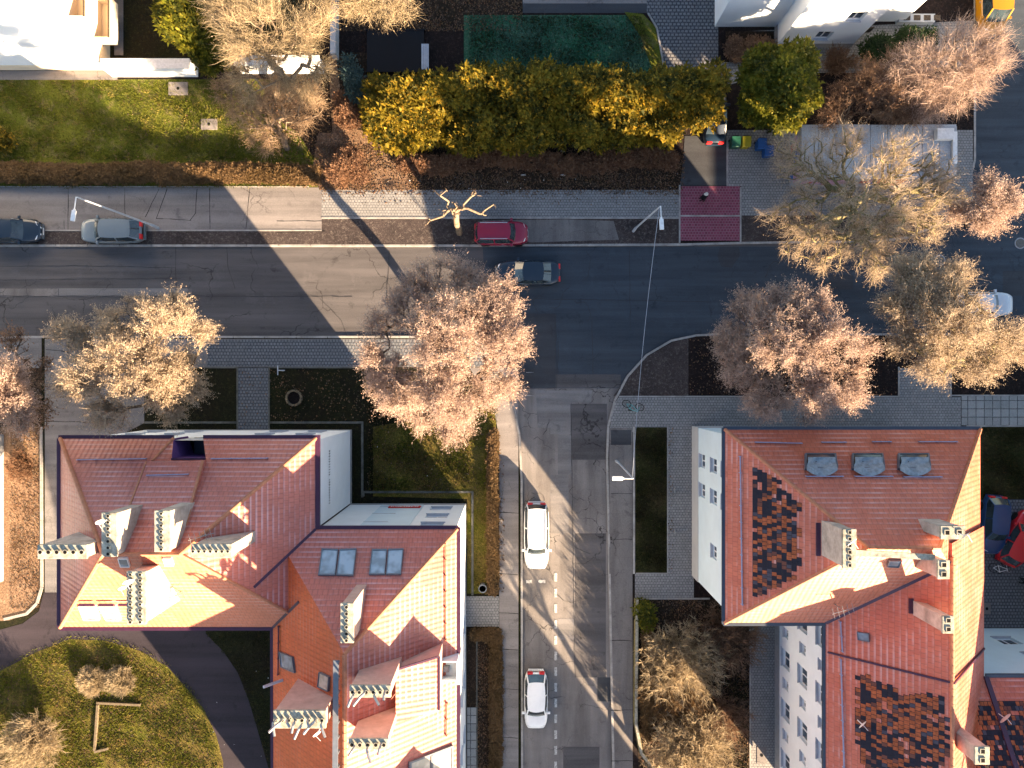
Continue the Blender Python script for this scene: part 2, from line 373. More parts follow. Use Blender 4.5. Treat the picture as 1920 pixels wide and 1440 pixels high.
for a in (rect(273, 790, 446, 794), rect(506, 790, 682, 794), rect(678, 794, 682, 932), rect(682, 920, 888, 924), rect(884, 924, 888, 1115), rect(445, 688, 448, 806), rect(504, 688, 507, 806), rect(268, 688, 446, 690.5), rect(506, 688, 668, 690.5), rect(893, 1180, 895.5, 1440), rect(682, 924, 684, 930)):
    m = MB(); m.prism(poly(a), 0, T + .05); struct('kerb', m, 'edging')
# south east
lay('pavement', [(1143, 800), (1152, 757), (1160, 744), (1684, 744), (1684, 690), (1780, 690), (1780, 744), (1800, 744), (1800, 810), (1143, 810)], 'blocks', 2)
lay('pavement', rect(1801, 742, 3400, 798), 'slabs', 2)
lay('pavement', [(1142, 802), (1185, 802), (1188, 3000), (1152, 3000), (1148, 1440), (1142, 1100)], 'asphalt_old', 3)
lay('pavement', rect(1145, 806, 1183, 834), 'asphalt_patch', 4)
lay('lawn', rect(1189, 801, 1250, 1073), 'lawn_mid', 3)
lay('pavement', [(1251, 802), (1300, 802), (1300, 1120), (1190, 1120), (1190, 1074), (1251, 1074)], 'blocks', 4)
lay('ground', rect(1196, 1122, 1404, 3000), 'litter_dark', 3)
lay('pavement', rect(1405, 1100, 1455, 3000), 'blocks', 4)
lay('verge', [(1150, 742), (1178, 706), (1213, 669), (1260, 642), (1306, 632), (1290, 742)], 'verge', 1)
lay('ground', rect(1290, 632, 1683, 742), 'soil', 2)
lay('lawn', rect(1800, 800, 2500, 935), 'lawn_mid', 1)
lay('pavement', rect(1780, 936, 2600, 1250), 'blocks_dark', 2)
for a in (rect(1186, 800, 1190, 1075), rect(1250, 800, 1252, 1074), rect(1192, 1073, 1251, 1075), rect(1190, 1120, 1330, 1123), rect(1160, 742, 1684, 744.5), rect(1682, 688, 1685, 744), rect(1779, 688, 1782, 744), rect(1782, 740, 2500, 742.5), rect(1404, 1120, 1407, 2200), rect(1810, 797, 2500, 800),
          rect(604, 408, 1273, 411), rect(-1500, 431.5, 604, 434), rect(1272, 348, 1275, 456), rect(1386, 352, 1389, 456), rect(1275, 404, 1386, 407), rect(1361, 256, 1364, 349), rect(1214, 26, 1216, 28), rect(-1500, 350, 580, 352)):
    m = MB(); m.prism(poly(a), 0, T + .04); struct('kerb', m, 'kerb')
m = MB()   # garden kerb with two bends
kerb([(80, 800), (81, 1100), (72, 1130), (52, 1150), (10, 1160)], .2, .2, 'kerb')
kerb([(1215, 28), (1231, 55), (1246, 140)], .12, .2, 'kerb')
# asphalt patches in the carriageways, and a sheet painting shade on the right
def patch(px, mat, z): sheet('road_patch_or_shade', px, z, mat)
patch(rect(0, 541, 360, 556), 'asphalt_old', .004); patch(rect(108, 540.5, 352, 554), 'asphalt_pale', .008)
patch([(905, 462.5), (1640, 462.5), (1700, 460), (1750, 440), (1800, 470), (3000, 470), (3000, 626), (1345, 626), (1305, 628), (1258, 638), (1212, 665), (1176, 705), (1160, 728), (965, 728), (950, 706), (915, 650)], 'asphalt_shade_blue', .0065)  # sheet over the right half of the road, shade painted as darker asphalt
patch(rect(960, 588, 1042, 728), 'asphalt_patch', .010); patch(rect(1044, 590, 1160, 700), 'asphalt_shade_blue', .010)
patch(rect(1042, 702, 1164, 727), 'asphalt', .013); patch([(1005, 732), (1110, 732), (1108, 755), (1032, 755), (1032, 802), (1008, 802)], 'asphalt_pale', .010)
patch(rect(1032, 756, 1070, 814), 'asphalt_pale', .014); patch(rect(1070, 757, 1138, 862), 'asphalt', .011)
patch(rect(1046, 816, 1071, 890), 'asphalt_pale', .012); patch(rect(1075, 864, 1136, 1000), 'asphalt_old', .012)
patch(rect(1032, 891, 1066, 1000), 'asphalt_pale', .012); patch(rect(1046, 1160, 1077, 1199), 'asphalt_pale', .012)
patch(rect(1056, 1400, 1124, 1500), 'asphalt', .012); patch(rect(1555, 516, 1600, 543), 'asphalt_patch', .010)
patch(rect(1120, 1270, 1146, 1315), 'asphalt_patch', .010); patch(rect(1078, 1000, 1136, 1270), 'asphalt', .009)
patch(rect(1880, 508, 2000, 555), 'asphalt_patch', .010); patch([(1345, 480), (1350, 462.5), (1385, 462.5), (1388, 478), (1372, 502), (1352, 500)], 'asphalt_patch', .0095)
# joints and cracks
def crack(lines, z, wd=.045, name='pavement_joint', mat='soot', jit=.0):
    m = MB()
    for ln in lines:
        pts = [P(*p) for p in ln]; q = [pts[0]]
        for a, b in zip(pts[:-1], pts[1:]):
            n = max(1, int((b - a).length / .5)) if jit else 1
            for i in range(1, n + 1):
                c = a.lerp(b, i / n); q.append(c + Vector((rnd.uniform(-jit, jit), rnd.uniform(-jit, jit), 0)))
        for a, b in zip(q[:-1], q[1:]):
            d = (b - a).normalized(); sd = Vector((-d.y, d.x, 0)) * wd / 2 * (rnd.uniform(.5, 1.2) if jit else 1)
            m.quad([(a - sd)[:2] + (z,), (b - sd)[:2] + (z,), (b + sd)[:2] + (z,), (a + sd)[:2] + (z,)])
    tag(m.build(name, mat), kind='structure')
crack([[(x, 353), (x, 431)] for x in (-60, 130, 236, 395)] + [[(300, 355), (274, 408)], [(315, 355), (295, 410), (360, 414)], [(371, 355), (368, 400), (358, 414)], [(-100, 416), (0, 416)], [(122, 414), (122, 430)], [(470, 353), (462, 430)], [(520, 415), (604, 415)], [(520, 436), (610, 434)]], T + .017, jit=.02)
crack([[(936, y), (972, y + 2)] for y in (960, 1075, 1148, 1215, 1290, 1380)] + [[(1145, y), (1185, y)] for y in (925, 1010, 1200, 1330, 1425)] + [[(115, 745), (190, 742)], [(88, 655), (130, 660)], [(130, 640), (130, 690)], [(86, 790), (180, 792)]], T + .019, jit=.03)
jl = [[(330, 462), (330, 540)], [(425, 462), (428, 500), (440, 540)], [(0, 555), (660, 556)], [(110, 541), (110, 555)], [(0, 525), (340, 522)], [(730, 470), (725, 560)], [(1042, 590), (1044, 728), (960, 730)], [(1000, 560), (1330, 566)], [(1070, 757), (1072, 862), (1078, 1270)], [(1046, 640), (1046, 700)],
      [(0, 500), (150, 498), (330, 502)], [(1180, 470), (1182, 620)], [(1110, 595), (1112, 700)], [(600, 560), (640, 600), (650, 630)]]
plain('tar', (.024, .023, .025), .6, .4)
crack(jl, .019, .04, 'road_joint', 'tar', jit=.03)
for k in range(34):
    x, y = (rnd.uniform(0, 1700), rnd.uniform(468, 622)) if k < 18 else (rnd.uniform(985, 1135), rnd.uniform(740, 1430))
    ln = [(x, y)]; a = rnd.uniform(0, 6.3)
    for i in range(rnd.randint(4, 10)):
        a += rnd.uniform(-.9, .9); x += math.cos(a) * 7; y += math.sin(a) * 7; ln.append((x, y))
    if k >= 18 and not all(982 < p[0] < 1136 for p in ln): continue
    if k < 18 and not all(466 < p[1] < 626 for p in ln): continue
    if k % 5 == 0: crack([ln], .021 + .0005 * k, .045, 'road_crack', 'tar', jit=.09)
    else: jl.append(ln); crack([ln], .021 + .0005 * k, .03, 'road_crack', 'tar', jit=.09)
# parking markings
def dashes(lst):
    for (x, y, w2, h2) in lst:
        m = MB(); c = P(x, y); a, b = w2 * .02, h2 * .02; n = 9
        pts = [(c.x - a + 2 * a * i / n, c.y - b + rnd.uniform(0, .04), .0245) for i in range(n + 1)] + [(c.x + a - 2 * a * i / n, c.y + b - rnd.uniform(0, .04), .0245) for i in range(n + 1)]
        m.quad(pts); tag(m.build('road_marking', 'marking'), kind='structure')
dashes([(1042, 1082 + 29.5 * i, 5, 17) for i in range(13)] + [(992, 1090, 11, 7), (1016, 1090, 13, 7)])
# ------------------------------------------------------------------ roofs and walls
def onroof(px, py, f, off=0.0):
    z = 12.0
    for _ in range(30):
        p = P(px, py, z); z = f(p.x, p.y) + off
    return P(px, py, z)
def wall(mb, A, B, z0, z1, holes=(), mi=0, depth=.24):
    """vertical wall from A to B (outward normal to the right of A->B); holes (u0,u1,v0,v1) in metres"""
    A = Vector(A).to_2d(); B = Vector(B).to_2d(); L = (B - A).length; d = (B - A) / L; nrm = Vector((d.y, -d.x))
    us = sorted({0, L} | {u for h in holes for u in h[:2]}); vs = sorted({z0, z1} | {v for h in holes for v in h[2:]})
    pt = lambda u, v, dp=0: (A.x + d.x * u - nrm.x * dp, A.y + d.y * u - nrm.y * dp, v)
    for u0, u1 in zip(us[:-1], us[1:]):
        for v0, v1 in zip(vs[:-1], vs[1:]):
            if any(h[0] <= (u0 + u1) / 2 <= h[1] and h[2] <= (v0 + v1) / 2 <= h[3] for h in holes): continue
            mb.quad([pt(u0, v0), pt(u1, v0), pt(u1, v1), pt(u0, v1)], mi)
    for (u0, u1, v0, v1) in holes:
        for a, b in (((u0, v0), (u1, v0)), ((u1, v0), (u1, v1)), ((u1, v1), (u0, v1)), ((u0, v1), (u0, v0))):
            mb.quad([pt(*a), pt(*a, depth + .1), pt(*b, depth + .1), pt(*b)], mi)
    return pt, nrm
def window(parent, pt, h, depth=.2, split=2, name='window', glass='glass', frame='frame_white', sill=True):
    u0, u1, v0, v1 = h; fw = .07; f = MB()
    def fb(a0, a1, b0, b1, d0=depth - .03, d1=depth + .03):
        f.hexa([pt(a0, b0, d0), pt(a1, b0, d0), pt(a1, b0, d1), pt(a0, b0, d1), pt(a0, b1, d0), pt(a1, b1, d0), pt(a1, b1, d1), pt(a0, b1, d1)])
    fb(u0, u1, v0, v0 + fw); fb(u0, u1, v1 - fw, v1); fb(u0, u0 + fw, v0 + fw, v1 - fw); fb(u1 - fw, u1, v0 + fw, v1 - fw)
    for i in range(1, split):
        uc = u0 + (u1 - u0) * i / split; fb(uc - .04, uc + .04, v0 + fw, v1 - fw)
    wo = f.build(name, frame, parent)
    g = MB(); g.quad([pt(u0 + .02, v0 + .02, depth), pt(u1 - .02, v0 + .02, depth), pt(u1 - .02, v1 - .02, depth), pt(u0 + .02, v1 - .02, depth)]); g.build('pane', glass, wo)
    if sill:
        s = MB(); s.hexa([pt(u0 - .05, v0 - .04, -.08), pt(u1 + .05, v0 - .04, -.08), pt(u1 + .05, v0 - .04, .1), pt(u0 - .05, v0 - .04, .1), pt(u0 - .05, v0 + .004, -.08), pt(u1 + .05, v0 + .004, -.08), pt(u1 + .05, v0 + .02, .1), pt(u0 - .05, v0 + .02, .1)]); s.build('window_sill', 'galvanised', wo)
    return wo
def chimney(parent, top, zt, zb, n, rows=1, vert=False, body='chimney_plaster', pipes=0, square=False, seed=0):
    """top = pixel rectangle of the top face"""
    a = P(top[0], top[3], zt); b = P(top[2], top[1], zt)
    m = MB(); m.box(a.x + .06, a.y + .06, zb, b.x - .06, b.y - .06, zt - .14)
    c = m.build('chimney', body, parent)
    q = MB(); q.box(a.x, a.y, zt - .14, b.x, b.y, zt); q.build('chimney_cap', 'cap_concrete', c, bevel=.02)
    q = MB(); q.box(a.x + .0, a.y + .0, zb, b.x - .0, b.y - .0, zb + .001)
    mesh = None; rr = random.Random(seed); L = (b.y - a.y) if vert else (b.x - a.x); Wd = (b.x - a.x) if vert else (b.y - a.y)
    for j in range(rows):
        for i in range(n):
            t = (i + .5) / n; s = (j + .5) / rows
            x, y = (a.x + Wd * s, a.y + L * t) if vert else (a.x + L * t, a.y + Wd * s)
            if mesh is None:
                f = MB(); r = min(.15, L / n * .3, Wd / rows * .33)
                if square: f.box(-r, -r, 0, r, r, .05, 0); f.box(-r * .72, -r * .72, .05, r * .72, r * .72, .052, 1)
                else: f.cyl((0, 0), r, 0, .12, 12, 0); f.cyl((0, 0), r * .74, .12, .123, 12, 1)
                me = f.build('flue', ['cap_concrete', 'soot'], None); mesh = me.data; o = me
            else: o = bpy.data.objects.new('flue', mesh); COL.objects.link(o)
            o.parent = c; o.location = Vector((x, y, zt)) - parent_world(c)
    for i in range(pipes):
        t = (i + .5) / pipes; x = a.x + L * t; y = a.y + Wd * rr.uniform(.3, .7)
        f = MB(); h = rr.uniform(.3, .6); dx = rr.uniform(-.5, .3); dy = -rr.uniform(.2, .6)
        f.tube([(x, y, zt + .1), (x, y, zt + h), (x + dx * .3, y + dy * .2, zt + h + .12), (x + dx, y + dy, zt + h + .2)], .07, 8, 0)
        f.tube([(x + dx, y + dy, zt + h + .2), (x + dx * 1.02, y + dy * 1.02, zt + h + .2)], .06, 8, 1)
        f.build('flue_pipe', ['steel', 'soot'], c)
    return c
def skylight(parent, px, f, split=1, glass='glass_sky', frame='frame_grey', th=.14):
    """px: four pixel corners (TL,TR,BR,BL) on roof plane f"""
    c = [onroof(x, y, f) for x, y in px]; nrm = (c[1] - c[0]).cross(c[3] - c[0]).normalized()
    if nrm.z < 0: nrm = -nrm
    m = MB(); ctr = sum(c, Vector()) / 4; wdt = (c[1] - c[0]).length
    ins = [p.lerp(ctr, .10) for p in c]
    for i in range(4):
        a, b, a2, b2 = c[i], c[(i + 1) % 4], ins[i], ins[(i + 1) % 4]
        m.quad([a + nrm * th, b + nrm * th, b2 + nrm * th, a2 + nrm * th]); m.quad([a - nrm * .1, b - nrm * .1, b + nrm * th, a + nrm * th]); m.quad([a2 + nrm * th, b2 + nrm * th, b2 - nrm * .1, a2 - nrm * .1])
    for i in range(1, split):
        a = ins[0].lerp(ins[1], i / split); b = ins[3].lerp(ins[2], i / split); m.bar(a + nrm * (th - .03), b + nrm * (th - .03), .16, .09, up=nrm)
    o = m.build('roof_window', frame, parent)
    g = MB(); g.quad([p + nrm * (th - .05) for p in ins]); g.build('pane', glass, o)
    return o
def guard(parent, a, b, f, mat='rail_blue', name='snow_guard'):
    A = onroof(*a, f, .16); B = onroof(*b, f, .16); m = MB(); m.bar(A, B, .05, .05); m.bar(A - Vector((0, 0, .09)), B - Vector((0, 0, .09)), .03, .03)
    n = max(2, int((B - A).length / .9))
    for i in range(n + 1):
        p = A.lerp(B, i / n); m.bar(p - Vector((0, 0, .22)), p + Vector((0, 0, .06)), .05, .09)
    return m.build(name, mat, parent)
def capline(parent, pts, wd=.24, mat='ridge_cap', name='ridge_cap'):
    m = MB()
    for a, b in zip(pts[:-1], pts[1:]):
        a = Vector(a); b = Vector(b); n = max(1, int((b - a).length / .42))
        for i in range(n):
            p = a.lerp(b, i / n); q = a.lerp(b, (i + 1.08) / n); m.tube([p, q], [wd / 2 * 1.06, wd / 2 * .92], 8)
    return m.build(name, mat, parent)
def gutter(parent, pts, mat='plum', r=.10, name='gutter'):
    m = MB()
    for a, b in zip(pts[:-1], pts[1:]): m.bar(a, b, r * 2, r * 1.6)
    return m.build(name, mat, parent)
def tilepatch(parent, px, f, normal_xy, dens=.85, seed=1, name='old_tile_patch'):
    """loose old tiles inside pixel polygon px lying on roof plane f whose downslope direction is normal_xy"""
    rr = random.Random(seed); c = [onroof(x, y, f) for x, y in px]
    dn = Vector((normal_xy[0], normal_xy[1], 0)); al = Vector((-dn.y, dn.x, 0))
    us = [al.dot(p) for p in c]; vs = [dn.dot(p) for p in c]; m = MB(); step_u, step_v = .24, .21
    def inside(x, y):
        r_ = False; n = len(c)
        for i in range(n):
            a, b = c[i], c[(i + 1) % n]
            if (a.y > y) != (b.y > y) and x < (b.x - a.x) * (y - a.y) / (b.y - a.y) + a.x: r_ = not r_
        return r_
    v = min(vs); row = 0
    while v < max(vs):
        u = min(us) + (row % 2) * step_u / 2 + rr.uniform(-.01, .01)
        while u < max(us):
            x = al.x * u + dn.x * v; y = al.y * u + dn.y * v
            jx = rr.uniform(-.14, .14)
            if inside(x + jx, y + jx * .7) and rr.random() < dens + .10 * math.sin(x * 2.3 + y * 1.7):
                z = f(x, y); s2 = .5 * step_u * .88; r2 = rr.random(); cl = math.sin(x * 1.3 + 1) + math.sin(y * 1.7)
                mi = 0 if r2 < .36 + .10 * cl else (1 if r2 < .80 else (2 if r2 < .93 else 3))
                hh = rr.uniform(.02, .05)
                pts = []
                for sv_, su in ((-1, -1), (-1, 1), (1, 1), (1, -1)):
                    q = Vector((x, y, 0)) + al * su * s2 + dn * sv_ * step_v * .5
                    pts.append((q.x, q.y, f(q.x, q.y) + (.03 if sv_ < 0 else .03 + hh)))
                m.quad(pts, mi); b0, b1 = pts[3], pts[2]; ub = []
                for sv_, su in ((-1, -1), (-1, 1), (1, 1), (1, -1)):
                    q = Vector((x, y, 0)) + al * su * step_u * .54 + dn * sv_ * step_v * .54; ub.append((q.x, q.y, f(q.x, q.y) + .012 + .004 * (row % 2)))
                m.quad(ub, 0)
                m.quad([b0, b1, (b1[0], b1[1], b1[2] - hh - .03), (b0[0], b0[1], b0[2] - hh - .03)], 0)
            u += step_u
        v += step_v; row += 1
    return m.build(name, ['old_tile_dark', 'old_tile_orange', 'old_tile_brown', 'old_tile_slate'], parent)
def dish(parent, p, r=.35, az=0, name='satellite_dish'):
    m = MB(); m.tube([p, p + Vector((0, 0, .5))], .03, 6); c = p + Vector((0, 0, .6)); d = Vector((math.sin(az), math.cos(az), .5)).normalized()
    a = d.cross(Vector((0, 0, 1))).normalized(); b = d.cross(a); n = 14; base = len(m.v); m.v.append(tuple(c - d * .06))
    for k in range(n): t = 6.2832 * k / n; m.v.append(tuple(c + (a * math.cos(t) + b * math.sin(t)) * r))
    for k in range(n): m.f.append((base, base + 1 + k, base + 1 + (k + 1) % n)); m.mi.append(0)
    m.tube([c - b * r, c + d * .4], .015, 5); return m.build(name, 'white_paint', parent)
def antenna(parent, p, h=1.4, name='antenna'):
    m = MB(); m.tube([p, p + Vector((0, 0, h))], .03, 6); t = p + Vector((0, 0, h))
    m.tube([t - Vector((.7, .2, 0)), t + Vector((.7, .2, 0))], .018, 5)
    for i in range(5): q = t + Vector((-.6 + .28 * i, -.17 + .08 * i, 0)); m.tube([q - Vector((-.08, .3, 0)), q + Vector((-.08, .3, 0))], .012, 5)
    return m.build(name, 'steel', parent)

# ================================================================== left apartment house
ZE = 10.0
def W_(px, py, z=ZE): return P(px, py, z)
lh = thing('apartment_house', 'L-shaped house with orange and red roofs, purple gutters and a row of flued chimneys', 'apartment house', (-18, -10, 0))
xw, xe = W_(113, 0).x, W_(592, 0).x; yn, ys = W_(0, 822).y, W_(0, 1176).y
hw = (yn - ys) / 2; zr = ZE + hw * .96; sl_ = .96
fN = lambda x, y: ZE + (yn - y) * sl_
fS = lambda x, y: ZE + (y - ys) * sl_
fWw = lambda x, y: ZE + (x - xw) * sl_
fEw = lambda x, y: ZE + (xe - x) * sl_
aW = Vector((xw + hw, (yn + ys) / 2, zr)); aE = Vector((xe - hw, (yn + ys) / 2, zr))
NW, NE, SE, SW = (Vector((xw, yn, ZE)), Vector((xe, yn, ZE)), Vector((xe, ys, ZE)), Vector((xw, ys, ZE)))
# notch in the north slope
na = Vector((W_(325, 0).x, yn, ZE)); nd_ = Vector((W_(381, 0).x, yn, ZE)); nb = onroof(322, 860, fN); nc = onroof(386, 860, fN)
m = MB(); m.quad([NW, na, nb, nc, nd_, NE, aE, aW][::-1], 0); m.quad([NW, aW, SW][::-1], 1); m.quad([SW, aW, aE, SE][::-1], 2); m.quad([NE, SE, aE][::-1], 0)
# fix winding: every face must look up
def upface(m):
    for i, f in enumerate(m.f):
        a, b, c = (Vector(m.v[k]) for k in (f[0], f[1], f[len(f) // 2 + (len(f) > 3)]))
        nz = sum((m.v[f[k]][0] * m.v[f[(k + 1) % len(f)]][1] - m.v[f[(k + 1) % len(f)]][0] * m.v[f[k]][1]) for k in range(len(f)))
        if nz < 0: m.f[i] = f[::-1]
upface(m); m.build('roof', ['tile_red', 'tile_red', 'tile_orange'], lh)
m = MB(); fl = nb.z
m.quad([nb, nc, (nc.x, nc.y, 8), (nb.x, nb.y, 8)]); m.quad([na, nb, (nb.x, nb.y, 8), (na.x, na.y, 8)]); m.quad([nd_, nc, (nc.x, nc.y, 8), (nd_.x, nd_.y, 8)]); m.build('recess_wall', 'purple_wall', lh)
m = MB(); m.box(nb.x, nb.y, 7.8, nc.x, yn - .1, 8.05); m.build('recess_floor', 'navy_metal', lh)
capline(lh, [NW, aW, aE, NE]); capline(lh, [SW, aW]); capline(lh, [SE, aE], .2); capline(lh, [na, onroof(287, 863, fN)], .2)
off = Vector((0, .1, -.05)); gutter(lh, [NW + off + Vector((-.1, 0, 0)), na + off]); gutter(lh, [nd_ + off, NE + off + Vector((.1, 0, 0))]); gutter(lh, [nb + Vector((0, -.02, .05)), nc + Vector((0, -.02, .05))], 'plum', .06)
gutter(lh, [NE + Vector((.12, .2, -.05)), Vector((xe + .12, W_(0, 992).y, ZE - .05))], r=.13); gutter(lh, [SW + Vector((0, -.1, -.05)), Vector((W_(512, 0).x, ys - .1, ZE - .05))]); gutter(lh, [NW + Vector((-.1, 0, -.05)), SW + Vector((-.1, 0, -.05))])
# shed dormer above the recess
sh = [onroof(274, 866, fN, .55), onroof(380, 864, fN, .55), onroof(348, 985, fN, .05), onroof(232, 978, fN, .05)]
m = MB(); m.quad(sh); m.quad([sh[0], sh[3], sh[3] - Vector((0, 0, .5)), sh[0] - Vector((0, 0, .9))]); m.quad([sh[1], sh[2], sh[2] - Vector((0, 0, .5)), sh[1] - Vector((0, 0, .9))]); m.quad([sh[0], sh[1], sh[1] - Vector((0, 0, .9)), sh[0] - Vector((0, 0, .9))])
dm = m.build('stair_dormer', 'tile_red', lh); m = MB(); m.bar(sh[1], sh[2], .14, .1); m.build('verge_board', 'ridge_cap', dm); m = MB(); m.bar(sh[0], sh[3], .10, .08); m.build('verge_board', 'ridge_cap', dm)
# east block
bx0, bx1 = W_(512, 0).x, W_(857, 0).x; by0 = W_(0, 992).y; by1 = -36.5
hb = (bx1 - bx0) / 2; zb_ = ZE + hb * .96
gN = lambda x, y: ZE + (by0 - y) * sl_
gW = lambda x, y: ZE + (x - bx0) * sl_
gE = lambda x, y: ZE + (bx1 - x) * sl_
B = [Vector((bx0, by0, ZE)), Vector((bx1, by0, ZE)), Vector((bx1, by1, ZE)), Vector((bx0, by1, ZE))]
r0 = Vector(((bx0 + bx1) / 2, by0 - hb, zb_)); r1 = Vector(((bx0 + bx1) / 2, by1 + hb, zb_))
m = MB(); m.quad([B[0], B[1], r0], 0); m.quad([B[1], B[2], r1, r0], 0); m.quad([B[2], B[3], r1], 0); m.quad([B[3], B[0], r0, r1], 1); upface(m); m.build('roof', ['tile_red', 'tile_rust'], lh)
xv = W_(592, 0).x; vt = hw
capline(lh, [B[1], r0], .22); capline(lh, [r0, r1], .26)
# valleys between the two roofs
v0 = Vector((xe, by0, ZE)); dd = .5 * (xe - bx0)
dN = (xe - aE.x)
def vz(a, b, n=1):
    mm = MB(); mm.bar(a + Vector((0, 0, .03)), b + Vector((0, 0, .03)), .16, .06); return mm.build('valley_flashing', 'plum', lh)
k1 = min(xe - r0.x, hw * 2); p1 = Vector((xe - 2.8, by0 - 2.8, ZE + 2.8 * sl_)); vz(v0, p1)
s0 = Vector((bx0, ys, ZE)); vz(s0, s0 + Vector((2.2, 2.2, 2.2 * sl_)))
gutter(lh, [Vector((xe, by0 + .1, ZE - .05)), B[1] + Vector((.1, .1, -.05))]); gutter(lh, [B[1] + Vector((.1, .1, -.05)), Vector((bx1 + .1, W_(0, 1236).y, ZE - .05))]); gutter(lh, [Vector((bx1 + .1, W_(0, 1285).y, ZE - .05)), B[2]]); gutter(lh, [s0 + Vector((-.1, 0, -.05)), B[3]], r=.08)
# walls
o_ = .28; m = MB(); W1, W2, W3, W4 = xw + o_, xe - .02, yn - .12, ys + o_
hn = [(u, u + 1.3, v, v + 1.4) for v in (1.6, 4.6, 7.6) for u in (1.5, 4.3, 10.5, 13.2)]
ptn, _ = wall(m, (W2, W3), (W1, W3), 0, ZE, hn)      # north wall
wall(m, (W2, by0), (W2, W3), 0, ZE, []); wall(m, (W1, W3), (W1, W4), 0, ZE, []); wall(m, (W1, W4), (bx0 + o_, W4), 0, ZE, [])
m.build('wall', 'white_wall', lh)
for h in hn: window(lh, ptn, h)
m = MB(); n0 = by0 - .1; e0 = bx1 - .1
hn2 = [(u, u + 1.5, v, v + 1.2) for v in (1.6, 4.5, 7.5) for u in (.9, 4.6)]
p2, _ = wall(m, (e0, n0), (xe, n0), 0, ZE, hn2)
he = [(u, u + 1.3, v, v + 1.4) for v in (1.5, 4.5, 7.5) for u in (2, 5.5, 10, 14, 18)]
p3, _ = wall(m, (e0, by1 + .3), (e0, n0), 0, ZE, he)
wall(m, (bx0 + o_, W4), (bx0 + o_, by1 + .3), 0, ZE, []); wall(m, (bx0 + o_, by1 + .3), (e0, by1 + .3), 0, ZE, [])
m.build('wall', 'white_wall', lh)
for h in hn2: window(lh, p2, h)
for h in he: window(lh, p3, h)
m = MB(); m.box(W1 - .03, W4 - .03, 0, W2 + .03, W3 + .03, .6); m.box(bx0 + .2, by1 + .25, 0, e0 + .03, n0 + .03, .6); m.build('plinth', 'plinth', lh)
# darker pale band panel, red sign, vertical lettering on the east gable wall
m = MB(); a = P(738, 0, 6).x; m.box(-9.6, n0 + .005, .8, -6.5, n0 + .05, 8.6); m.build('wall_panel', 'blue_wall', lh)
sg = MB(); sg.box(-8.9, n0 + .06, 1.6, -6.6, n0 + .12, 2.35); sgo = sg.build('sign', 'red_sign', lh)
m = MB(); xx = -8.75
while xx < -6.75:
    wl = rnd.uniform(.06, .14); m.box(xx, n0 + .122, 1.78, xx + wl, n0 + .13, 2.15 if rnd.random() > .3 else 2.0); xx += wl + .05
m.build('sign_lettering', 'white_paint', sgo)
m = MB(); yy = by0 + 1.0
while yy < yn - 1.0:
    if rnd.random() > .12:
        m.box(W2 + .003, yy, 6.5 - rnd.uniform(0, .06), W2 + .012, yy + rnd.uniform(.05, .11), 6.75 + rnd.uniform(0, .06))
    yy += .17
m.build('wall_lettering', 'frame_grey', lh)
# chimneys
chimney(lh, (70, 1021, 163, 1048), 16.1, 11, 6, seed=1); chimney(lh, (190, 961, 219, 1044), 16.3, 11, 7, vert=True); chimney(lh, (289, 957, 319, 1035), 16.3, 11, 7, vert=True)
chimney(lh, (358, 1020, 434, 1046), 16.3, 11, 7); chimney(lh, (237, 1071, 274, 1171), 16.3, 11, 9, 2, vert=True)
chimney(lh, (638, 1131, 663, 1206), 16.3, 11, 6, vert=True, body='chimney_pink')
chimney(lh, (655, 1285, 733, 1308), 16.9, 11.5, 6, pipes=4, seed=3, body='chimney_pink'); chimney(lh, (653, 1385, 728, 1405), 16.9, 11.5, 5, pipes=3, seed=4, body='chimney_pink'); chimney(lh, (512, 1332, 611, 1366), 16.3, 11, 8, pipes=8, seed=5, body='chimney_pink')
for a, b, f in (((145, 862), (272, 860), fN), ((276, 891), (352, 889), lambda x, y: fN(x, y) + .35), ((397, 860), (500, 859), fN)): guard(lh, a, b, f)
guard(lh, (835, 1020), (836, 1200), gE, 'ridge_cap'); guard(lh, (802, 1262), (800, 1330), lambda x, y: 13.0, 'ridge_cap'); guard(lh, (838, 1320), (837, 1380), gE, 'ridge_cap')
guard(lh, (522, 1175), (521, 1265), gW, 'plum')
for px in (((604, 1030), (635, 1031), (629, 1080), (597, 1080)), ((637, 1031), (669, 1030), (663, 1081), (631, 1080)), ((698, 1031), (726, 1031), (722, 1079), (692, 1079)), ((728, 1031), (757, 1030), (752, 1079), (724, 1079))): skylight(lh, px, gN)
skylight(lh, ((526, 1221), (551, 1231), (555, 1261), (529, 1250)), gW); skylight(lh, ((601, 1259), (620, 1268), (618, 1296), (598, 1287)), gW, glass='glass_warm')
skylight(lh, ((148, 1134), (180, 1134), (188, 1160), (158, 1160)), fS, frame='frame_white'); skylight(lh, ((186, 1134), (218, 1134), (228, 1160), (200, 1160)), fS, frame='frame_white')
skylight(lh, ((222, 1044), (240, 1044), (245, 1060), (227, 1060)), fS, frame='frame_white'); skylight(lh, ((306, 1044), (322, 1044), (327, 1058), (311, 1058)), fS, frame='frame_white', glass='glass_warm')
skylight(lh, ((765, 1428), (848, 1396), (848, 1470), (765, 1490)), gE, 2, glass='glass_warm')
for dx in (0, 37, 74):
    a = onroof(148 + dx, 1134, fS, .3); b = onroof(176 + dx, 1134, fS, .3); m = MB(); m.bar(a, b, .12, .1); m.build('dormer_hood', 'plum', lh)
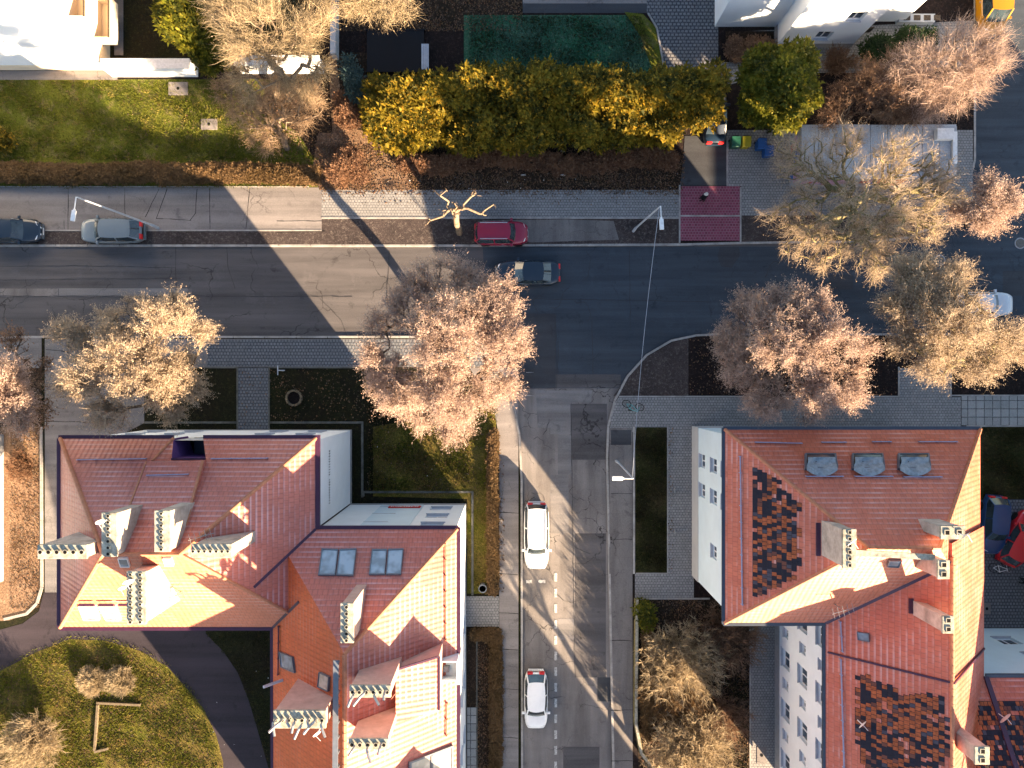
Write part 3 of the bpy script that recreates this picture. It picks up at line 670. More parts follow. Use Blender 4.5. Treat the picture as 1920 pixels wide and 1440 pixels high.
# ridge walkway and long shed dormer with balcony on the east slope
a = Vector((r0.x + .15, W_(0, 1240).y * 38.4 / 44 * 1.0, zb_ + .45)); m = MB(); m.bar(P(630, 1238, zb_ + .35), P(628, 1500, zb_ + .35), .28, .1)
for i in range(9): q = P(630, 1245 + i * 28, zb_ + .3); m.bar(q - Vector((0, 0, .4)), q, .08, .25)
m.build('roof_walkway', 'frame_grey', lh)
def shed(parent, px, zf, zback):
    (x0, y0), (x1, y1), (x2, y2), (x3, y3) = px   # back-top, front-top, front-bottom, back-bottom
    c = [P(x0, y0, zback), P(x1, y1, zf), P(x2, y2, zf), P(x3, y3, zback)]
    m = MB(); m.quad(c); 
    for i, j in ((0, 1), (1, 2), (2, 3)): m.quad([c[i] - Vector((0, 0, .02)), c[j] - Vector((0, 0, .02)), c[j] - Vector((0, 0, 2.6)), c[i] - Vector((0, 0, 2.6))], 1)
    o = m.build('dormer', ['tile_red', 'chimney_pink'], parent)
    m = MB(); m.bar(c[1], c[2], .12, .12); m.bar(c[0], c[1], .12, .1); m.build('gutter', 'plum', o); return o
shed(lh, ((742, 1256), (823, 1231), (823, 1331), (742, 1356)), 13.0, 13.9)
shed(lh, ((745, 1500), (823, 1480), (823, 1600), (745, 1620)), 13.0, 13.9)
m = MB(); a = P(824, 1277, 11.3); b = P(858, 1240, 11.3); m.box(a.x, a.y, 9.2, b.x, b.y, 10.6); m.box(b.x - .06, a.y, 10.6, b.x, b.y, 11.3); m.box(a.x, b.y - .06, 10.6, b.x - .06, b.y, 11.3); m.box(a.x, a.y, 10.6, b.x - .06, a.y + .06, 11.3); bo = m.build('balcony', 'blue_wall', lh)
m = MB(); m.box(a.x + .2, a.y + .4, 10.6, a.x + .55, a.y + .7, 11.0); m.build('balcony_box', 'frame_grey', bo)
dish(lh, P(600, 1366, 16.4), .22, 2.4); dish(lh, P(252, 1086, 16.4), .26, 2.6); dish(lh, P(241, 1097, 16.4), .2, 2.6); dish(lh, P(200, 975, 16.4), .22, 2.6)
antenna(lh, onroof(340, 1110, fS), .8); antenna(lh, onroof(386, 1002, fN), .6)
m = MB(); m.tube([onroof(530, 1275, gW), onroof(530, 1275, gW) + Vector((-.8, 0, 1.0))], .09, 8); m.build('vent_pipe', 'galvanised', lh)

# ================================================================== right apartment house
ZR = 9.7
def Q(px, py, z=ZR): return P(px, py, z)
rh = thing('apartment_house', 'red tiled house with dark old tile patches and three tarp covered roof windows', 'apartment house', (22, -12, 0))
mx0, mx1 = Q(1359, 0).x, Q(1838, 0).x; my0, my1 = Q(0, 805).y, Q(0, 1168).y
hm = (my0 - my1) / 2; s9 = .98; zm = ZR + hm * s9
hN = lambda x, y: ZR + (my0 - y) * s9
hS = lambda x, y: ZR + (y - my1) * s9
hW = lambda x, y: ZR + (x - mx0) * s9
hE = lambda x, y: ZR + (mx1 - x) * s9
C = [Vector((mx0, my0, ZR)), Vector((mx1, my0, ZR)), Vector((mx1, my1, ZR)), Vector((mx0, my1, ZR))]
q0 = Vector((mx0 + hm, (my0 + my1) / 2, zm)); q1 = Vector((mx1 - hm, (my0 + my1) / 2, zm))
m = MB(); m.quad([C[0], C[1], q1, q0]); m.quad([C[1], C[2], q1]); m.quad([C[2], C[3], q0, q1], 1); m.quad([C[3], C[0], q0]); upface(m); m.build('roof', ['tile_brick', 'tile_orange'], rh)
capline(rh, [C[0], q0, q1, C[1]], .22); capline(rh, [C[3], q0], .22)
wx0, wx1 = Q(1548, 0).x, Q(1845, 0).x; wy1 = -29.2
hv = (wx1 - wx0) / 2; zw = ZR + hv * s9; wyt = (my0 + my1) / 2
wW = lambda x, y: ZR + (x - wx0) * s9
wE = lambda x, y: ZR + (wx1 - x) * s9
rx = (wx0 + wx1) / 2
A4 = [Vector((wx0, wyt, ZR)), Vector((wx0, wy1, ZR)), Vector((wx1, wy1, ZR)), Vector((wx1, my1 + .0, ZR))]
m = MB(); m.quad([A4[0], A4[1], Vector((rx, wy1 + hv, zw)), Vector((rx, wyt, zw))]); m.quad([A4[1], A4[2], Vector((rx, wy1 + hv, zw))]); m.quad([A4[2], Vector((wx1, wyt, ZR)), Vector((rx, wyt, zw)), Vector((rx, wy1 + hv, zw))]); upface(m); m.build('roof', ['tile_brick'], rh)
capline(rh, [Vector((rx, my1 + hv + .3, zw)), Vector((rx, wy1 + hv, zw))], .22)
m = MB(); va = Vector((wx0, my1, ZR + .03)); m.bar(va, va + Vector((hv, hv, hv * s9)), .42, .06); m.build('valley_flashing', 'plum', rh)
m = MB(); a = onroof(1552, 1223, wW, .05); b = onroof(1789, 1281, wW, .05); c = onroof(1846, 1216, wE, .05); m.bar(a, b, .1, .08); m.bar(b, c, .1, .08); m.build('parting_seam', 'plum', rh)
gutter(rh, [C[0] + Vector((-.08, .08, -.05)), C[1] + Vector((.08, .08, -.05))], 'navy_metal'); gutter(rh, [C[0] + Vector((-.08, .08, -.05)), C[3] + Vector((-.08, -.08, -.05))], 'navy_metal', .09); gutter(rh, [C[3] + Vector((-.08, -.08, -.05)), Vector((wx0, my1 - .08, ZR - .05))], 'navy_metal'); gutter(rh, [Vector((wx0 - .1, my1, ZR - .05)), Vector((wx0 - .1, wy1, ZR - .05))], 'navy_metal', .09)
# walls with deep window reveals
ov = .4; m = MB()
hw_ = [(1.3, 2.1, v, v + 1.5) for v in (1.9, 4.8)] + [(3.4, 4.5, 1.9, 3.4), (3.4, 4.5, 4.8, 6.3)] + [(9.3, 10.1, v, v + 1.1) for v in (2.2, 5.0)]
hw_ = [(u, u + .95, v, v + 1.35) for v in (2.0, 4.9, 7.4) for u in (1.8, 3.9)] + [(7.6, 8.5, 5.0, 6.2)]
L_ = (my0 - my1) - 2 * ov
hw2 = [(L_ - h[1] + 0, L_ - h[0], h[2], h[3]) for h in hw_]
pw, _ = wall(m, (mx0 + ov, my0 - ov), (mx0 + ov, my1 + ov), 1.9, ZR, [(h[0], h[1], h[2] + .3, h[3] + .3) for h in hw_])
hnn = [(u, u + 1.2, v, v + 1.4) for v in (2.2, 5.2, 7.6) for u in (1.5, 4.5, 8.5, 11.5)]
pn, _ = wall(m, (mx1 - ov, my0 - ov), (mx0 + ov, my0 - ov), 1.9, ZR, hnn)
wall(m, (mx1 - ov, my1 + ov), (mx1 - ov, my0 - ov), 1.9, ZR); wall(m, (mx0 + ov, my1 + ov), (wx0 + ov, my1 + ov), 1.9, ZR)
m.build('wall', 'blue_wall', rh)
for h in hw_: window(rh, pw, (h[0], h[1], h[2] + .3, h[3] + .3))
for h in hnn: window(rh, pn, h)
m = MB(); ww = []
y0w = my1 + ov
rows = [1.45, 4.5, 7.45]
for v in rows:
    for i in range(4):
        ww.append((1.2 + i * 3.7, 2.5 + i * 3.7, v, v + 1.45)); ww.append((3.3 + i * 3.7, 4.0 + i * 3.7, v + .35, v + 1.2))
pww, _ = wall(m, (wx0 + ov, y0w), (wx0 + ov, wy1 + .4), 1.0, ZR, ww, 0, .3)
wall(m, (wx0 + ov, wy1 + .4), (wx1 - .3, wy1 + .4), 1.0, ZR); wall(m, (wx1 - .3, wy1 + .4), (wx1 - .3, my1), 1.0, ZR)
m.build('wall', 'white_wall', rh)
for h in ww: window(rh, pww, h, .26)
m = MB(); m.box(mx0 + ov - .04, my1 + ov - .04, 0, mx1 - ov + .04, my0 - ov + .04, 1.9); m.build('plinth', 'grey_wall', rh)
m = MB(); m.box(wx0 + ov - .04, wy1 + .36, 0, wx1 - .26, my1 + ov - .06, 1.0); m.build('plinth', 'plinth', rh)
# roof furniture
for x0 in (1508, 1596, 1682):
    px = ((x0, 853), (x0 + 58, 853), (x0 + 62, 880), (x0, 882)); skylight(rh, px, hN, 1, 'glass', 'frame_grey', .2)
    c = [onroof(x, y, hN, .3) for x, y in ((x0 + 4, 856), (x0 + 55, 856), (x0 + 60, 881), (x0 + 1, 881))]
    m = MB(); n = 8; b0 = len(m.v)
    for i in range(n + 1):
        for j in range(n + 1):
            u, v = i / n, j / n; p = c[0].lerp(c[1], u).lerp(c[3].lerp(c[2], u), v)
            sag = -.28 * math.sin(math.pi * u) * math.sin(math.pi * v * .9) + .10 * math.sin(u * 9 + v * 4) * math.sin(v * 5)
            if j == n: p = p + Vector((0, -.35 * math.sin(math.pi * u), 0))
            m.v.append((p.x, p.y, p.z + sag + .22))
    for i in range(n):
        for j in range(n): q_ = b0 + i * (n + 1) + j; m.f.append((q_, q_ + n + 1, q_ + n + 2, q_ + 1)[::-1]); m.mi.append(0)
    m.build('tarp', 'tarp_grey', rh, smooth=True)
for a, b in (((1418, 829), (1503, 831)), ((1543, 829), (1586, 829)), ((1638, 828), (1670, 828)), ((1725, 828), (1794, 828)), ((1513, 893), (1580, 893)), ((1605, 893), (1673, 893)), ((1697, 894), (1765, 894))): guard(rh, a, b, hN)
guard(rh, (1388, 856), (1392, 1134), hW); guard(rh, (1576, 1166), (1580, 1222), wW); guard(rh, (1577, 1237), (1583, 1440), wW)
tilepatch(rh, ((1408, 876), (1440, 882), (1472, 920), (1498, 950), (1498, 1055), (1490, 1085), (1450, 1105), (1410, 1118)), hW, (-1, 0), .97, 3)
tilepatch(rh, ((1612, 1266), (1650, 1275), (1690, 1300), (1730, 1298), (1776, 1308), (1776, 1470), (1640, 1470), (1603, 1410), (1604, 1310)), wW, (-1, 0), .97, 5)
chimney(rh, (1580, 992, 1606, 1066), 16.5, 11, 6, vert=True, square=True); chimney(rh, (1764, 986, 1810, 1011), 16.5, 11, 2, square=True); chimney(rh, (1758, 1050, 1781, 1086), 16.4, 11, 2, vert=True, square=True); chimney(rh, (1767, 1155, 1789, 1188), 16.0, 11, 2, vert=True, square=True); chimney(rh, (1828, 1400, 1856, 1434), 15.6, 9, 2, vert=True, square=True)
m = MB(); m.bar(P(1603, 1036, zm + .3), P(1752, 1045, zm + .3), .3, .12); m.build('roof_walkway', 'cap_concrete', rh)
for a, b in (((1535, 980), (1535, 1042)), ((1709, 1122), (1709, 1150))): m = MB(); m.bar(onroof(*a, hW if a[0] < 1600 else wW, .05), onroof(*b, hW if a[0] < 1600 else wW, .05), .3, .1); m.build('chimney_flashing', 'plum', rh)
skylight(rh, ((1608, 1184), (1630, 1187), (1631, 1203), (1609, 1199)), wW); skylight(rh, ((1666, 1048), (1690, 1048), (1684, 1061), (1662, 1060)), hS)
dish(rh, P(1588, 1012, 16.6), .3, 2.5); dish(rh, P(1797, 1000, 16.6), .35, 2.5); antenna(rh, onroof(1565, 1133, hS), 1.2)
dish(rh, onroof(1608, 1350, wW, .1), .3, 2.4)
# ================================================================== neighbour in the lower right corner
nh = thing('terraced_house', 'house with pink red roof and worn old tiles at the bottom right corner', 'house', (36, -22, 0))
ty0 = Q(0, 1268).y; ty1 = ty0 - 11; tx0 = wx1 - 1.0; tx1 = 60; hh_ = 5.5
tN = lambda x, y: ZR + (ty0 - y) * .8
m = MB(); m.quad([(tx0, ty0, ZR), (tx1, ty0, ZR), (tx1, ty0 - hh_, ZR + hh_ * .8), (tx0, ty0 - hh_, ZR + hh_ * .8)]); m.quad([(tx0, ty1, ZR), (tx1, ty1, ZR), (tx1, ty0 - hh_, ZR + hh_ * .8), (tx0, ty0 - hh_, ZR + hh_ * .8)]); upface(m); m.build('roof', 'tile_brick', nh)
m = MB(); ht = [(u, u + 1.4, v, v + 1.4) for v in (2, 5, 7.6) for u in (24 - i * 3.2 for i in range(7))]
pt_, _ = wall(m, (tx1, ty0 - .3), (tx0 + 1.1, ty0 - .3), 0, ZR, ht); m.build('wall', 'blue_wall', nh)
for h in ht[:14]: window(nh, pt_, h)
gutter(nh, [Vector((tx0 + 1.1, ty0 + .05, ZR)), Vector((tx1, ty0 + .05, ZR))], 'navy_metal')
m = MB(); m.bar(Vector((wx1 + .1, ty0, ZR + .05)), Vector((wx1 - .4, ty0 - 5.4, ZR + 4.4)), .3, .1); m.build('valley_flashing', 'plum', nh)
tilepatch(nh, ((1832, 1320), (1860, 1318), (1925, 1312), (1990, 1312), (1990, 1480), (1825, 1480), (1838, 1380)), tN, (0, 1), .95, 9)
dish(nh, onroof(1872, 1338, tN, .1), .4, 2.4)

# ================================================================== houses beyond the top edge, and unseen ones south and east, added for their long shadows
tl = thing('apartment_block', 'tall block with blank sunlit white gable wall in the top left corner', 'apartment block', (-38, 30, 0))
cx, cy = P(208, 0).x, P(0, 132).y; ht_ = 15
m = MB(); wall(m, (-75, cy), (cx, cy), .9, ht_); he2 = [(u, u + 1.6, v, v + 1.5) for v in (1.5, 4.5, 7.5, 10.5) for u in (5.4, 9, 13)]
pe, _ = wall(m, (cx, cy), (cx, cy + 22), 0, ht_, he2, 1); wall(m, (cx, cy + 22), (-75, cy + 22), 0, ht_); wall(m, (-75, cy + 22), (-75, cy), 0, ht_)
m.quad([(-75, cy, ht_), (cx, cy, ht_), (cx, cy + 22, ht_), (-75, cy + 22, ht_)]); m.build('wall', ['white_wall', 'cream_wall'], tl)
for h in he2: window(tl, pe, h)
m = MB(); m.box(-75, cy - .04, 0, cx - .02, cy + .3, .9); m.build('plinth', 'cream_wall', tl)
for v in (1.2, 4.2, 7.2, 10.2):
    for u in (1.4, 5.0, 8.6):
        m = MB(); y0 = cy + u; m.box(cx, y0, v - .15, cx + 1.1, y0 + 3.0, v); m.box(cx + 1.04, y0, v, cx + 1.1, y0 + 3.0, v + 1); m.box(cx, y0, v, cx + 1.04, y0 + .06, v + 1); m.box(cx, y0 + 2.94, v, cx + 1.04, y0 + 3.0, v + 1)
        b = m.build('balcony', 'cream_wall', tl); m = MB(); m.box(cx + 1.02, y0 - .02, v + 1, cx + 1.14, y0 + 3.02, v + 1.06); m.build('handrail', 'bark', b)
gw = thing('garden_wall', 'low white garden wall running right from the white gable', 'wall', P(280, 116)); m = MB()
for a, b in (((190, 128), (355, 126)), ((440, 122), (598, 119))):
    p, q = P(*a, 1.6), P(*b, 1.6); m.box(p.x, p.y, 0, q.x, p.y + .65, 1.6)
m.build('wall', 'white_wall', gw); m = MB()
for a, b in (((190, 128), (355, 126)), ((440, 122), (598, 119))):
    p, q = P(*a, 1.6), P(*b, 1.6); m.box(p.x - .04, p.y - .04, 1.6, q.x + .04, p.y + .69, 1.68)
m.build('coping', 'white_paint', gw)
tr_ = thing('white_house', 'white house with projecting wing and small windows at the top right', 'house', (17, 28, 0))
def yy_(py): return P(0, py).y
m = MB(); X = lambda px: P(px, 0).x
hz = [(2.3, 3.4, 1.3, 2.5), (3.4, 4.5, 4.0, 5.2)]
pz, _ = wall(m, (X(1452), yy_(90)), (X(1592), yy_(90)), .7, 7, hz); wall(m, (X(1592), yy_(90)), (X(1592), yy_(44)), .7, 7, [])
wall(m, (X(1452), yy_(44)), (X(1452), yy_(90)), .7, 7); wall(m, (X(1338), yy_(54)), (X(1452), yy_(54)), .3, 7.6); h3 = [(2.2, 3.2, .9, 2.3)]
p5, _ = wall(m, (X(1592), yy_(44)), (X(1690), yy_(44)), .3, 7, []); wall(m, (X(1338), yy_(-200)), (X(1338), yy_(54)), .3, 7.6); wall(m, (X(1690), yy_(44)), (X(1690), yy_(-200)), .3, 7)
m.quad([(X(1452), yy_(90), 7), (X(1592), yy_(90), 7), (X(1592), yy_(-200), 7), (X(1452), yy_(-200), 7)]); m.quad([(X(1338), yy_(54), 7.6), (X(1452), yy_(54), 7.6), (X(1452), yy_(-200), 7.6), (X(1338), yy_(-200), 7.6)]); m.quad([(X(1592), yy_(44), 7), (X(1690), yy_(44), 7), (X(1690), yy_(-200), 7), (X(1592), yy_(-200), 7)])
m.build('wall', 'white_wall', tr_)
for h in hz: window(tr_, pz, h)
m = MB(); m.box(X(1452) - .03, yy_(90) - .03, 0, X(1592) + .03, yy_(44), .7); m.build('plinth', 'plinth', tr_)
m = MB(); m.box(X(1592) + .05, yy_(76), 1.2, X(1615), yy_(62), 1.3); m.box(X(1594), yy_(76), 1.3, X(1615), yy_(75), 2.0); bb = m.build('balcony', 'bark', tr_)

def offhouse(label, x0, y0, x1, y1, ze, rise, wallm='cream_wall', axis='x', nm='apartment_block', gable=False):
    """unseen house added outside the frame for its shadow: gabled/hipped tiled roof, walls, windows"""
    b = thing(nm, label, 'apartment block', ((x0 + x1) / 2, (y0 + y1) / 2, 0)); m = MB()
    hs = lambda L: [(u, u + 1.3, v, v + 1.4) for v in np.arange(1.6, ze - 1.6, 3.0) for u in np.arange(1.5, L - 2, 3.2)]
    sides = (((x0, y0), (x1, y0)), ((x1, y0), (x1, y1)), ((x1, y1), (x0, y1)), ((x0, y1), (x0, y0)))
    todo = []
    for A, Bq in sides:
        L = math.hypot(A[0] - Bq[0], A[1] - Bq[1]); h = hs(L); pt, _ = wall(m, A, Bq, 0, ze, h); todo.append((pt, h))
    m.build('wall', wallm, b)
    g = MB()
    for pt, h in todo:
        for (u0, u1, v0, v1) in h: g.quad([pt(u0, v0, .2), pt(u1, v0, .2), pt(u1, v1, .2), pt(u0, v1, .2)])
    o = g.build('window_panes', 'glass', b)
    r = MB(); e = .4; a, c, d, f_ = x0 - e, y0 - e, x1 + e, y1 + e
    if axis == 'x':
        h2 = 0 if gable else (f_ - c) / 2; ym = (c + f_) / 2; p, q = (a + h2, ym, ze + rise), (d - h2, ym, ze + rise)
        r.quad([(a, c, ze), (d, c, ze), q, p]); r.quad([(d, c, ze), (d, f_, ze), q]); r.quad([(d, f_, ze), (a, f_, ze), p, q]); r.quad([(a, f_, ze), (a, c, ze), p])
    else:
        h2 = 0 if gable else (d - a) / 2; xm = (a + d) / 2; p, q = (xm, c + h2, ze + rise), (xm, f_ - h2, ze + rise)
        r.quad([(a, c, ze), (d, c, ze), p]); r.quad([(d, c, ze), (d, f_, ze), q, p]); r.quad([(d, f_, ze), (a, f_, ze), q]); r.quad([(a, f_, ze), (a, c, ze), p, q])
    r.quad([(a, c, ze - .02), (a, f_, ze - .02), (d, f_, ze - .02), (d, c, ze - .02)]); r.build('roof', 'tile_brick', b); return b
# unseen blocks, placed and sized to cast shade on street, road and court

offhouse('unseen tall cream block added south of the side street for its shadow', 10.5, -60, 23.1, -46, 13.5, 4.5, axis='x')
offhouse('unseen tall cream block added east of the right road for its shadow', 40.5, -22, 60, -4, 13, 5)
# ================================================================== vegetation
def rot_frames(D):
    """two unit vectors perpendicular to each row of D"""
    ref = np.tile(np.array([[0., 0., 1.]]), (len(D), 1)); ref[np.abs(D[:, 2]) > .9] = (1, 0, 0)
    A = np.cross(D, ref); A /= np.linalg.norm(A, axis=1)[:, None] + 1e-9
    return A, np.cross(D, A)
def frusta(A, B_, ra, rb, k=4):
    D = B_ - A; L = np.linalg.norm(D, axis=1)[:, None] + 1e-9; D = D / L; U, Vv = rot_frames(D); n = len(A); V = np.zeros((n, 2 * k, 3))
    for i in range(k):
        t = 2 * math.pi * i / k; o = U * math.cos(t) + Vv * math.sin(t); V[:, i] = A + o * ra[:, None]; V[:, k + i] = B_ + o * rb[:, None]
    base = (np.arange(n) * 2 * k)[:, None, None]
    Fq = np.array([[i, (i + 1) % k, k + (i + 1) % k, k + i] for i in range(k)])[None] + base
    return V.reshape(-1, 3), Fq.reshape(-1, 4)
def grow(base, lobes, n, rs, trunk_h, step=.55, jit=.12, droop=0.):
    """branch skeleton that reaches attractor points in the crown's lobes"""
    L = np.array(lobes, float); wgt = L[:, 3] ** 2.2; ids = rs.choice(len(L), n, p=wgt / wgt.sum())
    d = rs.normal(size=(n, 3)); d /= np.linalg.norm(d, axis=1)[:, None]; rad = rs.random(n) ** .45
    at = L[ids, :3] + d * (rad * L[ids, 3])[:, None] * np.array([1, 1, .75]); at[:, 2] = np.maximum(at[:, 2], trunk_h * .5 + .3)
    c = (L[:, :3] * wgt[:, None]).sum(0) / wgt.sum(); base = np.array(base, float)
    top = base + np.array([(c[0] - base[0]) * .35, (c[1] - base[1]) * .35, trunk_h - base[2]])
    nodes = []; par = []; k = max(3, int(trunk_h / .5))
    for i in range(k + 1): nodes.append(base + (top - base) * i / k + (rs.normal(size=3) * [.05, .05, 0] if i else 0)); par.append(i - 1)
    start = k; N = np.zeros((n * 30 + 200, 3)); N[:k + 1] = nodes; cnt = k + 1; dist0 = np.zeros(len(N))
    for a in at[np.argsort(np.linalg.norm(at - top, axis=1))]:
        dd = np.linalg.norm(N[start:cnt] - a, axis=1) + .30 * dist0[start:cnt]; j = start + int(np.argmin(dd)); p = N[j].copy(); Ld = np.linalg.norm(a - p)
        m = max(1, int(Ld / step)); prev = j; side = rs.normal(size=3) * .12 * Ld
        for i in range(1, m + 1):
            if cnt >= len(N): break
            t = i / m; q = p + (a - p) * t + side * math.sin(math.pi * t) * .6 + rs.normal(size=3) * jit * (1 if i < m else 0)
            q[2] += .10 * Ld * math.sin(math.pi * t); N[cnt] = q; par.append(prev); dist0[cnt] = dist0[prev] + Ld / m; prev = cnt; cnt += 1
    N = N[:cnt]; par = np.array(par[:cnt]); w_ = np.ones(cnt)
    for i in range(cnt - 1, 0, -1): w_[par[i]] += w_[i]
    return N, par, w_, c
def tree(name, label, base, lobes, n, seed, trunk_h=3.0, bark='bark', twig='twig_beige', twigs=14, tl=.55, tw=.03, leaves=0, ls=.08, leafm=None, r0=.011, cat='tree', group=None, minw=None, up=.25, dz=0., jit=.12):
    rs = np.random.RandomState(seed); b = P(*base); b = (b.x, b.y, .08)
    L = []
    for (px, py, r, z) in lobes:
        z += dz; q = P(px, py, z); L.append((q.x, q.y, z, r * (H - z) / F))
    N, par, w_, c = grow(b, L, n, rs, trunk_h, jit=jit); r = r0 * w_ ** .5 + .008; i = np.arange(1, len(N))
    rp = np.minimum(r[par[i]], r[i] * 1.25)
    V, Fq = frusta(N[par[i]], N[i], rp, r[i], 5)
    root = thing(name, label, cat, b, group=group)
    npmesh('trunk', V, Fq, 4, bark, root)
    # twigs: thin triangles fanned out from the finer nodes
    fine = np.where(w_ < (minw or 12))[0]; src = np.repeat(fine, twigs); m = len(src)
    out = N[src] - c; out /= np.linalg.norm(out, axis=1)[:, None] + 1e-6
    D = rs.normal(size=(m, 3)) * .75 + out * .7 + [0, 0, up]; D /= np.linalg.norm(D, axis=1)[:, None]
    Ln = tl * (.4 + rs.random(m) * 1.0); S = N[src] + rs.normal(size=(m, 3)) * .10; E = S + D * Ln[:, None]; Md = (S + E) / 2 + rs.normal(size=(m, 3)) * .08 * Ln[:, None]
    U, _ = rot_frames(D); ang = rs.random(m)[:, None] * 6.28; U = U * np.cos(ang) + np.cross(D, U) * np.sin(ang); wd = (tw * (.6 + .8 * rs.random(m)))[:, None]
    VV = np.stack([S - U * wd, S + U * wd, Md + U * wd * .7, Md - U * wd * .7, E], 1).reshape(-1, 3)
    bb = (np.arange(m) * 5)[:, None, None]; FF = (np.array([[0, 1, 2], [0, 2, 3], [3, 2, 4]])[None] + bb).reshape(-1, 3)
    if leaves:
        src2 = rs.choice(m, int(leaves)); t = rs.random(len(src2))[:, None]; Cc = S[src2] * (1 - t) + E[src2] * t + rs.normal(size=(len(src2), 3)) * .05
        a = rs.normal(size=Cc.shape); a[:, 2] *= .7; a /= np.linalg.norm(a, axis=1)[:, None]; U2, V2 = rot_frames(a); s_ = (ls * (.5 + rs.random(len(src2))))[:, None]
        LV = np.stack([Cc - U2 * s_, Cc - V2 * s_ * .6, Cc + U2 * s_], 1).reshape(-1, 3); LV2 = np.stack([Cc - U2 * s_, Cc + U2 * s_, Cc + V2 * s_ * .6], 1).reshape(-1, 3)
        o1 = len(VV); k1 = len(LV); VV = np.concatenate([VV, LV, LV2]); FF = np.concatenate([FF, (np.arange(2 * k1) + o1).reshape(-1, 3)])
        mi = np.concatenate([np.zeros(3 * m, int), np.ones(2 * len(src2), int)])
        npmesh('crown', VV, FF, 3, None, root, [twig, leafm or twig], mi)
    else: npmesh('crown', VV, FF, 3, twig, root)
    return root
def foliage(name, label, lobes, seed, dens=26, ls=.16, mat='leaf_gold', cat='shrub', group=None, base_z=0, stems=True, clump=.42, inner='leaf_green', crown='foliage', z0=0.):
    """evergreen mass: leaf clumps on and in bumpy lobes. lobes (px, py, r_px, z_centre, z_squash)"""
    rs = np.random.RandomState(seed); Vs = []; Ms = []
    L = []
    for lb in lobes:
        px, py, r, z = lb[:4]; q = P(px, py, z); L.append((q.x, q.y, z, r * (H - z) / F, lb[4] if len(lb) > 4 else 1.))
    cen = np.mean([l[:2] for l in L], 0); root = thing(name, label, cat, (cen[0], cen[1], 0.1), group=group)
    LA = np.array(L)
    for (x, y, z, r, sq) in L:
        nc = max(8, int(dens * r * r * 3.0)); d = rs.normal(size=(nc, 3)); d[:, 2] = d[:, 2] * .9 + .25; d /= np.linalg.norm(d, axis=1)[:, None]
        rr = r * (.62 + .42 * rs.random(nc) ** .7); C0 = np.array([x, y, z]) + d * rr[:, None] * [1, 1, sq]; C0 = C0[C0[:, 2] > .15]
        cr = clump * (.5 + .8 * rs.random(len(C0)))
        for cc, r2, dd in zip(C0, cr, d):
            if any(((cc[0] - o[0]) ** 2 + (cc[1] - o[1]) ** 2 + ((cc[2] - o[2]) / o[4]) ** 2) < (o[3] * .55) ** 2 for o in L): continue
            k = int(34 * r2 / clump); e = rs.normal(size=(k, 3)) * [1, 1, .7]; e /= np.linalg.norm(e, axis=1)[:, None]; p = cc + e * (r2 * (.35 + .65 * rs.random(k)))[:, None]
            e = e + rs.normal(size=(k, 3)) * .5 + [0, 0, .3]; e /= np.linalg.norm(e, axis=1)[:, None]; U, V2 = rot_frames(e); s_ = (ls * (.5 + rs.random(k)))[:, None]
            Vs.append(np.stack([p - U * s_ * .45, p + U * s_ * .45, p + e * s_ * 1.3 + V2 * s_ * .3], 1).reshape(-1, 3))
    V = np.concatenate(Vs); Fc = np.arange(len(V)).reshape(-1, 3); npmesh(crown, V, Fc, 3, mat, root)
    m = MB()   # stems and dark inner twigs
    for (x, y, z, r, sq) in L:
        for i in range(3): a = rs.random() * 6.28; m.tube([(x + .1 * math.cos(a), y + .1 * math.sin(a), z0), (x + r * .3 * math.cos(a), y + r * .3 * math.sin(a), max(.4, z)), (x + r * .5 * math.cos(a), y + r * .5 * math.sin(a), z + r * .4 * sq)], [.07, .05, .02], 5)
    m.build('stem', 'bark', root)
    return root
def bareshrub(name, label, px, py, r, h, seed, n=150, mat='twig_straw', group=None, cat='shrub', lean=1.0, zb=.12, sub=7, tw=.016, parts=('stem', 'twigs'), inner_mat='bark_pale'):
    """many stems arching out of one root"""
    rs = np.random.RandomState(seed); b = P(px, py, 0); root = thing(name, label, cat, (b.x, b.y, zb), group=group)
    R_ = r * .04; th = rs.random(n) * 6.283; rad = R_ * (rs.random(n) ** .6) * .85; hh = h * (1.0 - .45 * (rad / R_) ** 2) * (.7 + .4 * rs.random(n)); k = 6
    pts = np.zeros((n, k + 1, 3))
    for i in range(k + 1):
        t = i / k; pts[:, i, 0] = b.x + np.cos(th) * rad * t ** .8 * lean; pts[:, i, 1] = b.y + np.sin(th) * rad * t ** .8 * lean; pts[:, i, 2] = zb + hh * (t ** .9)
        if i: pts[:, i] += rs.normal(size=(n, 3)) * .05 * t * R_
    A = pts[:, :-1].reshape(-1, 3); B_ = pts[:, 1:].reshape(-1, 3); tt = np.tile(np.arange(k) / k, n); V, Fq = frusta(A, B_, .028 * (1 - tt * .8), .028 * (1 - (tt + 1 / k) * .8) + .003, 3)
    npmesh(parts[0], V, Fq, 4, inner_mat, root)
    src = rs.choice(len(B_), n * k * sub); S = B_[src]; out = S - [b.x, b.y, zb]; out /= np.linalg.norm(out, axis=1)[:, None] + 1e-6; m = len(S)
    D = out * .9 + rs.normal(size=(m, 3)) * .5 + [0, 0, .2]; D /= np.linalg.norm(D, axis=1)[:, None]; Ln = (.25 + .6 * rs.random(m)) * min(1, R_ / 2.2); E = S + D * Ln[:, None]; U, _ = rot_frames(D); Md = (S + E) / 2 + rs.normal(size=(m, 3)) * .06
    VV = np.stack([S - U * tw, S + U * tw, Md + U * tw * .8, Md - U * tw * .8, E], 1).reshape(-1, 3); FF = (np.array([[0, 1, 2], [0, 2, 3], [3, 2, 4]])[None] + (np.arange(m) * 5)[:, None, None]).reshape(-1, 3)
    npmesh(parts[1], VV, FF, 3, mat, root); return root
SB = 'street trees with dry brown crowns'
